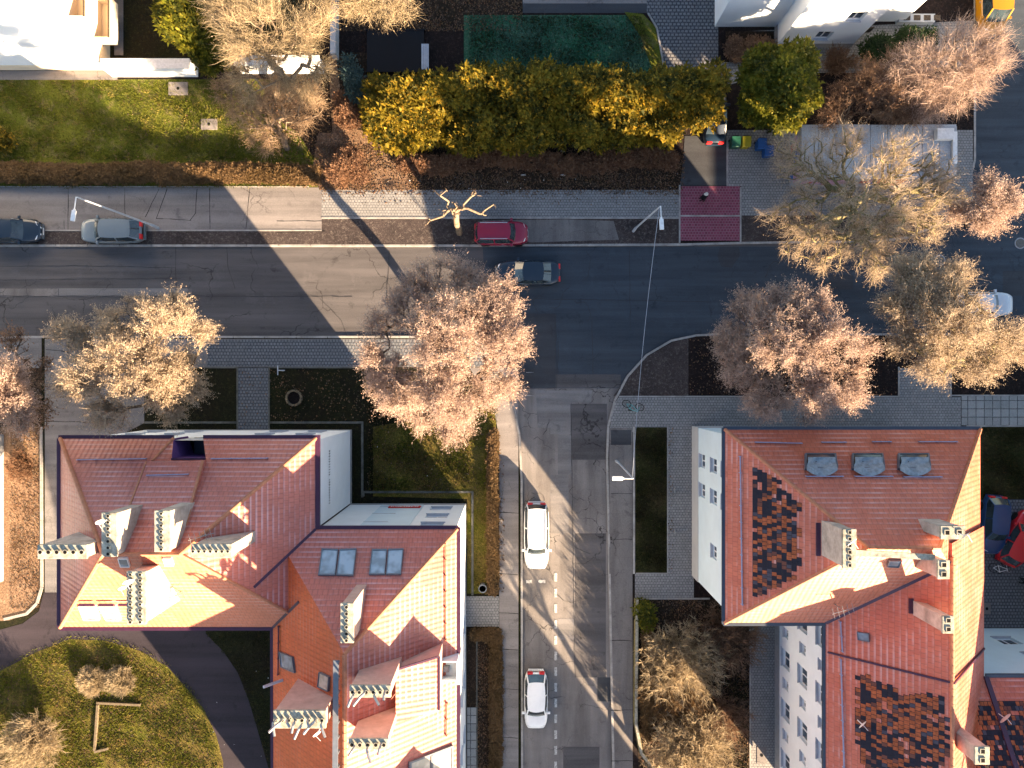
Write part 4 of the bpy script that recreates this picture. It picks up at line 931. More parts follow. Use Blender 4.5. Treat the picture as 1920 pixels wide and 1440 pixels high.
def brown(label, base, lobes, seed, n=520, leaves=52000, twig='twig_pink', **k):
    return tree('street_tree', label, base, lobes, n, seed, twig=twig, twigs=22, tl=.75, tw=.010, leaves=int(leaves * 2.3), ls=.036, leafm=twig, dz=4.6, group=SB, **k)
brown('pinkish brown tree over the left sidewalk, its crown reaching over the road', (345, 705), [(240, 675, 70, 8), (125, 628, 30, 7), (160, 640, 26, 7), (318, 585, 42, 9), (300, 620, 28, 8), (372, 622, 24, 7.5), (205, 612, 32, 7), (170, 700, 45, 8), (130, 718, 28, 7), (205, 775, 36, 7), (300, 715, 50, 7.5), (345, 680, 30, 6), (350, 730, 34, 4.5), (320, 770, 24, 4.5), (250, 575, 22, 5)], 11, twig='twig_beige')
brown('biggest pink tree, in the middle of the picture beside the junction', (873, 676), [(850, 525, 42, 7.5), (800, 545, 44, 7), (760, 580, 38, 7), (925, 560, 48, 8), (720, 610, 34, 6), (715, 670, 40, 7), (835, 630, 80, 9), (935, 640, 55, 8.5), (975, 650, 24, 8), (765, 740, 52, 7), (850, 730, 72, 8), (850, 800, 32, 5.5), (925, 720, 42, 7), (900, 590, 50, 8.5), (720, 715, 30, 6), (790, 790, 22, 5.5)], 12, n=760, leaves=88000, trunk_h=3.2)
brown('pink tree above the red roof of the right house', (1440, 672), [(1510, 585, 42, 8), (1470, 560, 28, 7.5), (1405, 580, 32, 5), (1385, 640, 40, 5), (1400, 690, 40, 5), (1480, 650, 62, 8.5), (1560, 640, 48, 8.5), (1620, 655, 26, 8), (1530, 720, 46, 8), (1440, 740, 44, 5.5), (1585, 735, 30, 8), (1520, 770, 26, 5), (1600, 690, 24, 7.5), (1440, 600, 36, 7)], 13, leaves=62000)
brown('thin beige tree with mossy limbs over the white car', (1690, 640), [(1715, 520, 44, 8.5), (1690, 580, 38, 8), (1760, 560, 50, 9), (1700, 640, 34, 8), (1795, 606, 56, 9.5), (1885, 632, 34, 9), (1755, 680, 38, 8.5), (1840, 680, 42, 8.5), (1790, 520, 28, 8.5), (1905, 650, 34, 8)], 14, n=620, leaves=30000, twig='twig_beige', bark='bark_moss', r0=.014)
brown('low pink brown tree at the kerb of the right corner', (1812, 425), [(1862, 365, 30, 6), (1885, 385, 18, 6), (1850, 400, 28, 6), (1870, 418, 14, 5.5), (1845, 345, 14, 6), (1805, 395, 20, 5)], 15, n=170, leaves=13000)
brown('pink tree cut by the left edge of the picture', (50, 760), [(5, 700, 32, 8), (10, 745, 40, 8), (35, 785, 26, 7.5), (-40, 730, 60, 8.5)], 16, n=260, leaves=26000)
tree('large_bare_tree', 'largest bare tree, beige twigs spreading over the concrete garage roof', (1548, 418), [(1600, 390, 100, 10), (1520, 320, 60, 9), (1480, 300, 40, 8.5), (1690, 310, 60, 9.5), (1470, 400, 38, 8), (1510, 440, 50, 8), (1560, 485, 36, 8), (1650, 460, 60, 9), (1730, 400, 60, 9.5), (1750, 330, 45, 9), (1780, 370, 34, 8.5), (1590, 270, 40, 9), (1640, 510, 24, 8)], 900, 21, 3.5, 'bark_moss', 'twig_beige', 17, .8, .009, 26000, .032, r0=.0165, jit=.06)
tree('pollarded_tree', 'pruned pale tree with a few bare stubs beside the red car', (862, 438), [(850, 392, 20, 4.2), (800, 415, 9, 4.6), (818, 362, 9, 5.2), (838, 358, 6, 5.2), (888, 365, 7, 5.2), (925, 385, 6, 5.0), (905, 400, 8, 4.6), (830, 402, 8, 4.6), (918, 366, 5, 5.2), (797, 402, 5, 4.6), (872, 388, 8, 4.8)], 60, 22, 2.6, 'bark_pale', 'bark_pale', 2, .35, .014, r0=.028, cat='tree', minw=3, jit=.2)
tree('bare_tree', 'pale straw coloured bare tree hanging over the white garden wall', (520, 180), [(425, 30, 34, 9), (450, 80, 36, 9), (490, 15, 40, 9), (505, 95, 34, 8), (560, 60, 44, 8), (455, 140, 24, 7), (590, 130, 28, 6), (410, 5, 26, 9), (475, 185, 16, 6), (575, 165, 22, 5), (600, 20, 30, 8), (530, 150, 22, 6)], 620, 23, 3, 'bark_pale', 'twig_straw', 17, 1.05, .009, 9000, .032)
tree('bare_tree', 'low brown bare tree in the litter right of the lawn', (540, 280), [(430, 170, 28, 4), (470, 210, 44, 4), (520, 180, 46, 4), (575, 190, 34, 4), (560, 230, 30, 3), (500, 250, 36, 3)], 380, 24, 1.2, 'bark_pale', 'twig_dry', 17, .8, .009, 10000, .032)
tree('bare_tree', 'straw coloured bare tree crossing the top edge above the black cover', (720, 30), [(690, 0, 40, 8), (740, 15, 34, 8), (660, -10, 40, 8), (720, -60, 70, 9)], 330, 25, 3, 'bark_pale', 'twig_straw', 26, .8, .009, 9000, .035)
tree('bare_tree', 'wide bare tree with pale twigs right of the white house', (1760, 160), [(1800, 95, 50, 6), (1850, 90, 36, 7), (1720, 130, 50, 5.5), (1780, 150, 56, 6), (1830, 150, 36, 6), (1870, 120, 24, 7), (1750, 190, 40, 5), (1680, 150, 34, 4.5)], 640, 26, 2.0, 'bark_pale', 'twig_pink', 18, 1.0, .009, 11000, .032)
tree('bare_tree', 'brown thicket of bare branches behind the garage roof', (1650, 220), [(1610, 185, 36, 4), (1660, 190, 44, 4.5), (1570, 190, 30, 3.5), (1630, 150, 40, 4), (1680, 120, 30, 4), (1560, 215, 26, 3.5), (1700, 200, 34, 4)], 420, 27, 1.0, 'bark_pale', 'twig_brown', 20, .7, .010, 12000, .04)
tree('bare_tree', 'small dark bare tree beside the left garden path', (78, 745), [(30, 640, 30, 4), (60, 700, 36, 4.5), (70, 770, 34, 3.5), (40, 740, 30, 4), (85, 690, 16, 4)], 170, 28, 1.5, 'bark', 'twig_brown', 9, .5, .014, 3500, .06)
# evergreens
foliage('conifer', 'bushy yellow green conifer at the top left beside the white garden wall', [(350, 40, 44, 6, 1.3), (385, 85, 30, 4.5, 1.3), (335, 5, 34, 5, 1.2), (395, 110, 22, 3.5), (310, 30, 16, 3.5)], 31, 26, .2, 'leaf_olive', 'tree')
foliage('evergreen_tree', 'round yellow green evergreen left of the garage roof', [(1455, 165, 54, 4.5, 1.1), (1430, 130, 34, 4.2, 1.1), (1490, 120, 36, 4.4), (1500, 180, 32, 4), (1425, 200, 34, 3.5), (1470, 215, 30, 3.5)], 32, 26, .2, 'leaf_olive', 'tree')
hl = []
rs0 = random.Random(4)
for i in range(23):
    x = 712 + i * 28
    for j, y in enumerate((160, 200, 245)):
        dx = rs0.uniform(-8, 8); zz = 3.2 + (.5 if j == 0 else -.3 * j) + rs0.uniform(-.3, .5)
        if i > 19 and j == 2: continue
        hl.append((x + dx, y + rs0.uniform(-8, 8) + (8 if i < 7 else 0), rs0.uniform(19, 30), zz - (.7 if i < 6 else 0) + rs0.uniform(-.5, .6), 1.35))
foliage('hedge', 'long tall golden evergreen hedge above the main road', hl, 33, 15, .20, 'leaf_gold', 'hedge', clump=.46)
foliage('evergreen_shrub', 'dark green round shrub nearer the yellow van', [(1705, 82, 26, 1.8), (1735, 78, 18, 1.6)], 34, 34, .12, 'leaf_green', group='dark shrubs by the white house')
foliage('evergreen_shrub', 'dark green round shrub nearer the white house wing', [(1640, 95, 24, 1.6), (1662, 92, 16, 1.5)], 35, 34, .12, 'leaf_green', group='dark shrubs by the white house')
foliage('blue_spruce', 'small bluish spruce left of the black cover', [(660, 145, 16, 2), (668, 175, 14, 1.5), (655, 120, 10, 1.8)], 36, 34, .14, 'leaf_blue', 'tree')
foliage('yellow_shrub', 'small yellow shrub at the left edge of the lawn', [(-6, 262, 22, 1.2)], 37, 30, .14, 'leaf_gold')
foliage('evergreen_shrub', 'low mossy green shrub at the corner of the garden kerb', [(1205, 1140, 13, .7), (1213, 1165, 12, .6)], 38, 34, .12, 'leaf_olive')
foliage('low_hedge', 'long low brown clipped hedge between the lawn and the left sidewalk', [(x, 322 + 4 * math.sin(x / 90) + (6 if x > 300 else 0), 17, .65, .75) for x in range(-60, 585, 14)], 39, 70, .09, 'hedge_brown', 'hedge', clump=.22)
foliage('low_hedge', 'thin brown hedge between the yellow grass and the side street', [(924, y, 9, .45, .9) for y in range(815, 1112, 10)], 40, 90, .08, 'hedge_brown', 'hedge', clump=.2)
foliage('low_hedge', 'brown hedge ring round the bed below the block path', [(x, 1190, 10, .4, .9) for x in range(893, 935, 9)] + [(930, y, 10, .4, .9) for y in range(1195, 1440, 9)], 41, 90, .08, 'hedge_brown', 'hedge', clump=.2)
foliage('low_hedge', 'orange brown hedge strip inside the kerb at the lower right', [(1213, y, 9, .5, .9) for y in range(1180, 1380, 9)], 42, 80, .08, 'hedge_brown', 'hedge', clump=.2)
foliage('brown_bush', 'rusty brown bush at the bend of the litter path', [(655, 305, 26, .9, .8), (635, 325, 20, .7), (675, 330, 16, .6)], 43, 46, .1, 'dead_leaf', clump=.28)
foliage('brown_bush', 'dark red brown bush bed under the golden hedge', [(x, 302 + 8 * math.sin(x / 40), 18, .45, .7) for x in range(760, 1280, 26)], 44, 40, .1, 'dead_leaf', clump=.24)
foliage('brown_bush', 'rusty shrub between blue spruce and hedge', [(655, 215, 26, .8, .8), (670, 185, 18, .8), (640, 190, 16, .7)], 45, 44, .1, 'dead_leaf', clump=.26)
foliage('red_shrub', 'dark red shrub bed in front of the white house', [(x, 92, 20, .6, .8) for x in (1380, 1405, 1430)], 46, 46, .1, 'twig_brown', clump=.26)
SG = 'bare shrubs in the bed at the lower right'
bareshrub('bare_shrub', 'sunlit straw coloured bare shrub below the right house corner', 1268, 1225, 92, 3.2, 51, 300, 'twig_straw', SG)
bareshrub('bare_shrub', 'low orange bare shrub behind the sunlit shrub', 1252, 1290, 72, 2.2, 52, 220, 'hedge_brown', SG)
bareshrub('bare_shrub', 'bottom edge bare shrub with pale radiating stems', 1288, 1385, 100, 3.2, 53, 320, 'twig_straw', SG)
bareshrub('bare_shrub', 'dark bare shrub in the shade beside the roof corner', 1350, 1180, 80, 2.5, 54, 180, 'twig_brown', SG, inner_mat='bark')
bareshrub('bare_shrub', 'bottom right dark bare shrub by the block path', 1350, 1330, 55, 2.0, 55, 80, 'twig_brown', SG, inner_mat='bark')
bareshrub('bare_shrub', 'pale bare shrub in the lower left corner', 85, 1375, 66, 2.4, 56, 220, 'twig_straw')
bareshrub('bare_shrub', 'pale bare shrub cut by the lower left edge', 10, 1440, 60, 2.4, 57, 180, 'twig_straw')
bareshrub('dry_grass_clump', 'flattened straw coloured clump above the wooden edging', 180, 1272, 30, .6, 58, 240, 'twig_straw', cat='dry grass'); bareshrub('dry_grass_clump', 'flattened straw coloured clump nearest the curved driveway', 232, 1270, 30, .6, 59, 240, 'twig_straw', cat='dry grass')
bareshrub('bare_shrub', 'brown bare shrub in front of the round evergreen', 1560, 130, 34, 1.6, 60, 120, 'twig_brown'); bareshrub('bare_shrub', 'brown bare shrub below the garden wall', 470, 120, 34, 1.6, 61, 110, 'twig_brown')
bareshrub('bare_shrub', 'brown bare shrub near the dark bed left of the path', 55, 870, 30, 1.4, 62, 100, 'dead_leaf')
# offscreen trees to the south-east whose twigs streak the light on the side street
tree('bare_tree', 'bare tree by the side street beyond the bottom edge', (1330, 1600), [(1330, 1580, 70, 8), (1300, 1520, 40, 7), (1370, 1640, 50, 7)], 300, 71, 3, 'bark', 'twig_beige', 8, .6, .015)
# ---------------------------------------------------------------- grass, litter (uncountable)
def inpoly(X_, Y_, pts):
    r_ = np.zeros(len(X_), bool); n = len(pts)
    for i in range(n):
        (ax, ay), (bx, by) = pts[i], pts[(i + 1) % n]; c = ((ay > Y_) != (by > Y_)); r_ ^= c & (X_ < (bx - ax) * (Y_ - ay) / (by - ay + 1e-12) + ax)
    return r_
def scatter(name, label, regions, mat, seed, h=.09, wd=.035, flat=False, mats=None, hot=None):
    rs = np.random.RandomState(seed); Ps = []
    for px, n in regions:
        pts = np.array(poly(px)); lo, hi = pts.min(0), pts.max(0); xy = lo + rs.random((n, 2)) * (hi - lo); 
        xy = xy[inpoly(xy[:, 0], xy[:, 1], [tuple(q) for q in pts])]
        nz = np.sin(xy[:, 0] * 1.7 + 2 * np.sin(xy[:, 1] * .9)) + np.sin(xy[:, 1] * 2.3 + xy[:, 0] * .6); xy = xy[rs.random(len(xy)) < .55 + .22 * nz]; Ps.append(xy)
    xy = np.concatenate(Ps); m = len(xy); p = np.column_stack([xy, np.full(m, T + .02)])
    if flat:
        e = rs.normal(size=(m, 3)) * [.35, .35, 1]; e /= np.linalg.norm(e, axis=1)[:, None]; U, V2 = rot_frames(e); s_ = (wd * (.5 + rs.random(m)))[:, None]; p[:, 2] += .02
        V = np.stack([p - U * s_, p - V2 * s_ * .7, p + U * s_, p + V2 * s_ * .7], 1).reshape(-1, 3); Fc = np.arange(len(V)).reshape(-1, 4); k = 4
    else:
        a = rs.random(m) * 6.28; U = np.column_stack([np.cos(a), np.sin(a), np.zeros(m)]); d = rs.normal(size=(m, 3)) * .45 + [0, 0, 1]; hh = (h * (.5 + rs.random(m)))[:, None]
        V = np.stack([p - U * wd, p + U * wd, p + d * hh], 1).reshape(-1, 3); Fc = np.arange(len(V)).reshape(-1, 3); k = 3
    mi = rs.randint(0, len(mats), m) if mats else None
    o = npmesh(name, V, Fc, k, mat, None, mats, mi); tag(o, label, name.replace('_', ' '), kind='stuff'); return o
scatter('grass', 'short green grass on the sunny and shaded lawns', [([(0, 152), (420, 152), (600, 300), (-60, 300), (-60, 152)], 52000), ([(700, 800), (934, 760), (934, 1112), (888, 1112), (888, 924), (690, 924)], 26000), ([(0, 1262), (67, 1228), (133, 1202), (200, 1205), (267, 1225), (317, 1255), (350, 1292), (383, 1332), (412, 1440), (0, 1440)], 52000), ([(0, 346), (580, 348), (580, 352), (0, 352)], 3000), ([(0, 1250), (65, 1216), (132, 1190), (202, 1192), (270, 1213), (320, 1243), (356, 1282), (390, 1323), (420, 1440), (0, 1440)], 20000), ([(0, 151), (600, 298), (588, 356), (0, 355)], 9000)], 'blade', 81, .10, .03)
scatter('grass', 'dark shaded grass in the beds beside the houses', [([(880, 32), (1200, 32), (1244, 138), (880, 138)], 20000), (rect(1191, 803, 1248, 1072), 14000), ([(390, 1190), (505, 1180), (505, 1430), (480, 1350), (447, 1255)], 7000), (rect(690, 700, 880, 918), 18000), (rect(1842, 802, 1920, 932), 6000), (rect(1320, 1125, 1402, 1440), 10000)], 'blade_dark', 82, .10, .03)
scatter('leaf_litter', 'fallen brown leaves on the beds and lawn edges', [([(590, 270), (1283, 285), (1283, 357), (600, 357)], 26000), ([(400, 150), (700, 150), (700, 340), (560, 330)], 9000), (rect(604, 356, 1273, 366), 1500), (rect(604, 356, 1273, 385), 600), (rect(936, 850, 946, 1110), 300), (rect(1252, 802, 1262, 1074), 200), (rect(450, 690, 503, 800), 150), (rect(506, 691, 700, 790), 900), ([(0, 1262), (67, 1228), (200, 1205), (317, 1255), (412, 1440), (0, 1440)], 6500), (rect(22, 802, 78, 1140), 6000), (rect(1197, 1124, 1403, 1440), 14000), ([(0, 1262), (67, 1228), (200, 1205), (317, 1255), (412, 1440), (0, 1440)], 9000), (rect(1292, 634, 1682, 740), 2500), (rect(893, 1200, 925, 1440), 2500), (rect(600, -20, 980, 60), 7000), ([(0, 152), (420, 152), (600, 300), (0, 300)], 1800), (rect(690, 700, 930, 918), 2500)], None, 83, wd=.055, flat=True, mats=['dead_leaf', 'twig_brown', 'bark', 'hedge_brown'])
scatter('leaf_litter', 'small pale scraps of paper and leaves on dark soil', [(rect(700, 700, 880, 918), 26), (rect(700, 320, 1280, 355), 60), (rect(1360, 90, 1448, 118), 40), (rect(390, 1200, 505, 1440), 14)], 'white_paint', 84, wd=.04, flat=True)

# ================================================================== cars
def smooth_body(stations, name, mats, parent, ring, miring):
    m = MB(); n = len(ring(0))
    for s in stations:
        for p in ring(s): m.v.append(p)
    for i in range(len(stations) - 1):
        for k in range(n - 1): m.f.append((i * n + k, (i + 1) * n + k, (i + 1) * n + k + 1, i * n + k + 1)); m.mi.append(miring(i, k))
    m.f.append(tuple(range(n))[::-1]); m.mi.append(0); m.f.append(tuple((len(stations) - 1) * n + k for k in range(n))); m.mi.append(0)
    return m.build(name, mats, parent, smooth=True)
def car(name, label, px, py, head, L, Wd, Ht, paint, kind='hatch', group='cars in the streets', rails=False, cat='car', zc=0.02):
    """head: heading angle (0 = facing +x). Origin at centre on ground."""
    c = P(px, py, .8); root = thing(name, label, cat, (c.x, c.y, zc), head, group, local=True)
    hl, hw2_ = L / 2, Wd / 2
    pr = {'hatch': (.50, .24, .10, -.36, -.47), 'sedan': (.46, .20, .06, -.22, -.36), 'estate': (.52, .25, .14, -.42, -.48), 'van': (.72, .34, .24, -.46, -.49)}[kind]
    xws, xrf = hl - L * (.5 - pr[1]) * 1.0, None
    x_ws0 = L * pr[1]; x_ws1 = L * pr[2]; x_rr1 = L * pr[3]; x_rr0 = L * pr[4]; belt = Ht * .62 if kind != 'van' else Ht * .55
    def hwid(x): t = min(1, abs(x) / hl); return hw2_ * (1 - t ** (7 if x < 0 else 5) * .34)
    def deck(x):
        if x > x_ws0: t = (x - x_ws0) / (hl - x_ws0); return belt * (1 - .05 * t) - .26 * t ** 3
        if x < x_rr0: t = (x_rr0 - x) / (x_rr0 + hl + .001) if x_rr0 > -hl else 1; return belt + .02 - .12 * min(1, t) ** 2
        return belt
    st = [-hl, -hl + .04, -hl + .15, -hl + .4, -hl * .7, -hl * .35, 0, hl * .35, hl * .6, hl * .75, hl - .35, hl - .14, hl - .04, hl]
    def ring(x):
        e = 1 if abs(x) < hl - .01 else .93; wv = hwid(x) * e; d = deck(x) - (.06 if e < 1 else 0)
        pts = [(0, .22), (.86, .22), (.97, .34), (1.0, .52), (1.0, d * .78), (.97, d - .09), (.90, d - .02), (.62, d + .015), (0, d + .03)]
        return [(x, a * wv, z) for a, z in pts] + [(x, -a * wv, z) for a, z in pts[-2::-1]]
    smooth_body(st, 'body', [paint], root, ring, lambda i, k: 0)
    # glass house
    bi = hwid(0) * .93; ti = hw2_ * (.74 if kind != 'van' else .82); zr_ = Ht - .07
    def cab(x, w_, z): return [(x, w_, z), (x, -w_, z)]
    b4 = [(x_ws0, bi * .93), (x_ws1 + .0, bi), (x_rr1, bi), (x_rr0 + .02, bi * .86)]
    t4 = [(x_ws1, ti * .93), ((x_ws1 + x_rr1) / 2, ti), (x_rr1 + .02, ti * .92)]
    m = MB(); zb = belt - .03
    BL = (x_ws0, bi * .86, zb); BR = (x_ws0, -bi * .86, zb); TLp = (x_ws1, ti * .92, zr_); TRp = (x_ws1, -ti * .92, zr_)
    RBL = (x_rr0 + .02, bi * .84, zb + .02); RBR = (x_rr0 + .02, -bi * .84, zb + .02); RTL = (x_rr1, ti * .9, zr_); RTR = (x_rr1, -ti * .9, zr_)
    SB1, SB2 = (x_ws1 - .1, bi, zb), (x_rr1, bi, zb); mid = ((x_ws1 + x_rr1) / 2, ti, zr_)
    def curved(a, b, c_, d, bul, name_, mat, n=6):
        """patch a-b (lower) to d-c (upper), bulging outward along +-x"""
        mm = MB()
        for i in range(n + 1):
            for j in range(4):
                u, v = i / n, j / 3; p = Vector(a).lerp(Vector(b), u).lerp(Vector(d).lerp(Vector(c_), u), v); p.x += bul * math.sin(math.pi * u); mm.v.append(tuple(p))
        for i in range(n):
            for j in range(3): q = i * 4 + j; mm.f.append((q, q + 4, q + 5, q + 1)); mm.mi.append(0)
        return mm.build(name_, mat, root, smooth=True)
    curved(BL, BR, TRp, TLp, .12, 'windscreen', 'car_glass'); curved(RBL, RBR, RTR, RTL, -.07, 'rear_window', 'car_glass')
    for sg_ in (1, -1):
        m = MB(); y_ = lambda p: (p[0], p[1] * sg_, p[2])
        m.quad([y_(BL), y_(SB1), y_((x_ws1 - .1, ti * .96, zr_ - .02)), y_(TLp)]); m.quad([y_(SB1), y_(SB2), y_((x_rr1, ti * .93, zr_ - .02)), y_((x_ws1 - .1, ti * .96, zr_ - .02))]); m.quad([y_(SB2), y_(RBL), y_(RTL), y_((x_rr1, ti * .93, zr_ - .02))])
        m.build('side_window', 'car_glass', root)
        m = MB()
        for a, b in ((BL, TLp), (RBL, RTL)): m.bar(y_(a), y_(b), .09, .07)
        a = ((x_ws1 + x_rr1) / 2 + .05, bi, zb); b = ((x_ws1 + x_rr1) / 2, ti * .96, zr_); m.bar(y_(a), y_(b), .08, .05); m.build('pillar', paint, root)
    m = MB(); nx, ny = 8, 6
    for i in range(nx + 1):
        for j in range(ny + 1):
            u, v = i / nx, j / ny * 2 - 1; x = x_rr1 - .03 + (x_ws1 + .05 - x_rr1) * u; wv = ti * (1.0 - .09 * abs(u * 2 - 1) ** 2) + .02; cx_ = x + (.12 * (1 - v * v) * (1 if u > .5 else -.6) * abs(u * 2 - 1))
            m.v.append((cx_, v * wv, zr_ + .015 + .055 * (1 - v * v) * (1 - .5 * abs(u * 2 - 1) ** 3)))
    for i in range(nx):
        for j in range(ny): q = i * (ny + 1) + j; m.f.append((q, q + ny + 1, q + ny + 2, q + 1)); m.mi.append(0)
    m.quad([(x_rr1 - .03, ti * .9, zr_ - .03), (x_ws1 + .05, ti * .9, zr_ - .03), (x_ws1 + .05, -ti * .9, zr_ - .03), (x_rr1 - .03, -ti * .9, zr_ - .03)])
    m.build('roof', paint, root, smooth=True)
    if rails:
        for sg_ in (1, -1): m = MB(); m.bar((x_rr1 + .1, ti * .9 * sg_, zr_ + .07), (x_ws1 - .1, ti * .9 * sg_, zr_ + .07), .04, .05); m.build('roof_rail', 'galvanised', root)
    # lights, mirrors, wheels, bumpers, plates
    for sg_ in (1, -1):
        m = MB(); x0 = hl - .30; 
        m.hexa([(x0, sg_ * (hwid(x0) - .02), .52), (hl - .02, sg_ * (hwid(hl) - .04), .50), (hl + .02, sg_ * (hwid(hl) - .42), .50), (x0 + .1, sg_ * (hwid(x0) - .40), .52), (x0 - .04, sg_ * (hwid(x0) - .05), deck(x0) + .012), (hl - .04, sg_ * (hwid(hl) - .08), deck(hl) + .005), (hl - .0, sg_ * (hwid(hl) - .40), deck(hl) + .005), (x0 + .1, sg_ * (hwid(x0) - .36), deck(x0 + .1) + .03)] if sg_ > 0 else
               [(x0 + .1, sg_ * (hwid(x0) - .40), .52), (hl + .02, sg_ * (hwid(hl) - .42), .50), (hl - .02, sg_ * (hwid(hl) - .04), .50), (x0, sg_ * (hwid(x0) - .02), .52), (x0 + .1, sg_ * (hwid(x0) - .36), deck(x0 + .1) + .03), (hl - .0, sg_ * (hwid(hl) - .40), deck(hl) + .005), (hl - .04, sg_ * (hwid(hl) - .08), deck(hl) + .005), (x0 - .04, sg_ * (hwid(x0) - .05), deck(x0) + .012)])
        m.build('headlight', 'lamp_clear', root, bevel=.015)
        m = MB(); zt_ = deck(-hl + .1); m.box(-hl - .015, sg_ * (hwid(-hl) - .34), zt_ - .30, -hl + .13, sg_ * (hwid(-hl) + .06), zt_ + (.02 if kind != 'van' else .25)); m.build('taillight', 'lamp_red', root, bevel=.03)
        m = MB(); m.box(x_ws0 - .32, sg_ * (bi * 1.0), belt - .02, x_ws0 - .14, sg_ * (hw2_ + .17), belt + .12); m.build('wing_mirror', paint, root, bevel=.03)
        m = MB(); m.bar((hl * .1, sg_ * (hw2_ + .005), belt - .22), (hl * .1 - .16, sg_ * (hw2_ + .005), belt - .22), .03, .03); m.build('door_handle', 'galvanised', root)
    for x in (hl * .64, -hl * .60):
        for sg_ in (1, -1):
            m = MB(); m.tube([(x, sg_ * (hw2_ - .20), .31), (x, sg_ * (hw2_ - .185), .31), (x, sg_ * (hw2_ - .03), .31), (x, sg_ * (hw2_ - .01), .31)], [.28, .32, .32, .28], 20); wv = m.build('wheel', 'rubber', root)
            m = MB(); m.tube([(x, sg_ * (hw2_ - .03), .31), (x, sg_ * (hw2_ + .0), .31)], [.2, .19], 12); m.build('rim', 'steel', wv)
            wv.location = (0, 0, 0)
    m = MB(); m.box(hl - .06, -hw2_ * .62, .2, hl + .045, hw2_ * .62, .44); m.build('front_bumper', 'frame_grey', root, bevel=.03)
    m = MB(); m.box(-hl - .045, -hw2_ * .66, .22, -hl + .06, hw2_ * .66, .5); m.build('rear_bumper', paint, root, bevel=.03)
    m = MB(); m.box(hl + .046, -.26, .34, hl + .056, .26, .45); m.build('number_plate', 'white_paint', root)
    m = MB(); m.box(x_ws0 - .12, bi * .55, belt - .01, x_ws0 - .09, -.05, belt + .02); m.build('wiper', 'rubber', root)
    return root
def paint(name, c, rough=.28):
    t = NT(name); co = t.co('World'); d = t.ramp(t.noise(co, 1.4, 5, .7), .45, .7); M[name] = t.done(t.mix(t.math('MULTIPLY', d, .25), c, tuple(v * .6 + .03 for v in c)), rough, .5); t.b.inputs['Coat Weight'].default_value = .22; t.b.inputs['Coat Roughness'].default_value = .08
for nm_, c_ in (('paint_navy', (.006, .016, .032)), ('paint_grey', (.13, .16, .18)), ('paint_crimson', (.22, .004, .030)), ('paint_black', (.007, .018, .034)), ('paint_white', (.72, .72, .72)), ('paint_silver', (.50, .52, .55)), ('paint_yellow', (.36, .155, .004)), ('paint_blue', (.01, .04, .12)), ('paint_red', (.5, .01, .02))): paint(nm_, c_)
PI = math.pi
car('parked_car', 'dark navy car parked at the left edge of the picture', 18, 432, 0, 4.4, 1.78, 1.48, 'paint_navy', 'hatch')
car('parked_car', 'grey hatchback parked under the left street lamp', 208, 432, PI, 4.6, 1.82, 1.52, 'paint_grey', 'hatch')
car('parked_car', 'crimson red people carrier parked beside the pollarded tree', 940, 437, 0, 3.9, 1.75, 1.65, 'paint_crimson', 'estate', rails=True)
car('car', 'dark sedan driving on the main road below the red car', 990, 511, PI, 4.75, 1.82, 1.45, 'paint_black', 'sedan')
car('parked_car', 'long white estate car parked higher up the side street', 1006, 1005, -PI / 2, 4.9, 1.85, 1.62, 'paint_white', 'estate', rails=True)
car('parked_car', 'small white hatchback parked lower down the side street', 1005, 1314, -PI / 2, 4.25, 1.74, 1.48, 'paint_white', 'hatch')
car('car', 'white car half hidden below the thin beige tree', 1846, 570, 0, 4.4, 1.78, 1.5, 'paint_silver', 'sedan')
car('parked_van', 'bright yellow van at the top right corner', 1860, 2, -PI / 2, 4.9, 1.95, 2.1, 'paint_yellow', 'van', cat='van')
car('parked_car', 'dark blue car standing in the courtyard on the right', 1866, 985, -PI / 2 - .08, 4.3, 1.75, 1.5, 'paint_blue', 'hatch')
car('parked_car', 'bright red car at the right edge of the courtyard', 1912, 1010, PI / 2 - .5, 4.2, 1.75, 1.45, 'paint_red', 'hatch')
car('parked_car', 'dark car with a red brake light bar below the golden hedge', 1341, 214, PI / 2, 4.3, 1.75, 1.5, 'paint_black', 'sedan')

# ================================================================== street furniture
def lamp(label, base, top, z, arm):
    """base/top/arm are pixels; z the height of the mast top"""
    b = P(*base, 0); t = P(*top, z); a = P(*arm, z + .1); root = thing('street_lamp', label, 'street lamp', (b.x, b.y, 0), group='street lamps')
    t = Vector((t.x * .35 + b.x * .65, t.y * .35 + b.y * .65, z)) if (t - b).to_2d().length > 1.5 else t
    m = MB(); m.tube([(b.x, b.y, 0), (b.x, b.y, 1.2), (b.x, b.y, 1.25), t], [.11, .10, .075, .05], 10); m.build('pole', 'galvanised', root)
    m = MB(); d = (a - t); m.tube([t, t + Vector((0, 0, .12)), a], .035, 8); m.build('arm', 'white_paint', root)
    dn_ = d.to_2d().normalized(); dn_ = Vector((dn_.x, dn_.y, 0)); e = a + dn_ * .62
    m = MB(); m.bar(a - dn_ * .05, e, .27, .12); m.bar(a - dn_ * .15, a, .14, .1); hd = m.build('lamp_head', 'white_paint', root, bevel=.03)
    m = MB(); m.bar(a + Vector((0, 0, -.07)) + dn_ * .1, e + Vector((0, 0, -.07)) - dn_ * .08, .2, .03); m.build('lamp_glass', 'lamp_clear', hd); return root, t
_, t1 = lamp('tall grey lamp leaning over the grey hatchback at the left', (298, 428), (145, 370), 9.5, (139, 396))
_, t2 = lamp('lamp on the verge between the red car and the red paving', (1187, 434), (1238, 387), 8.8, (1240, 412))
_, t3 = lamp('lamp with short arm on the right pavement of the side street', (1155, 864), (1187, 897), 8.2, (1166, 897))
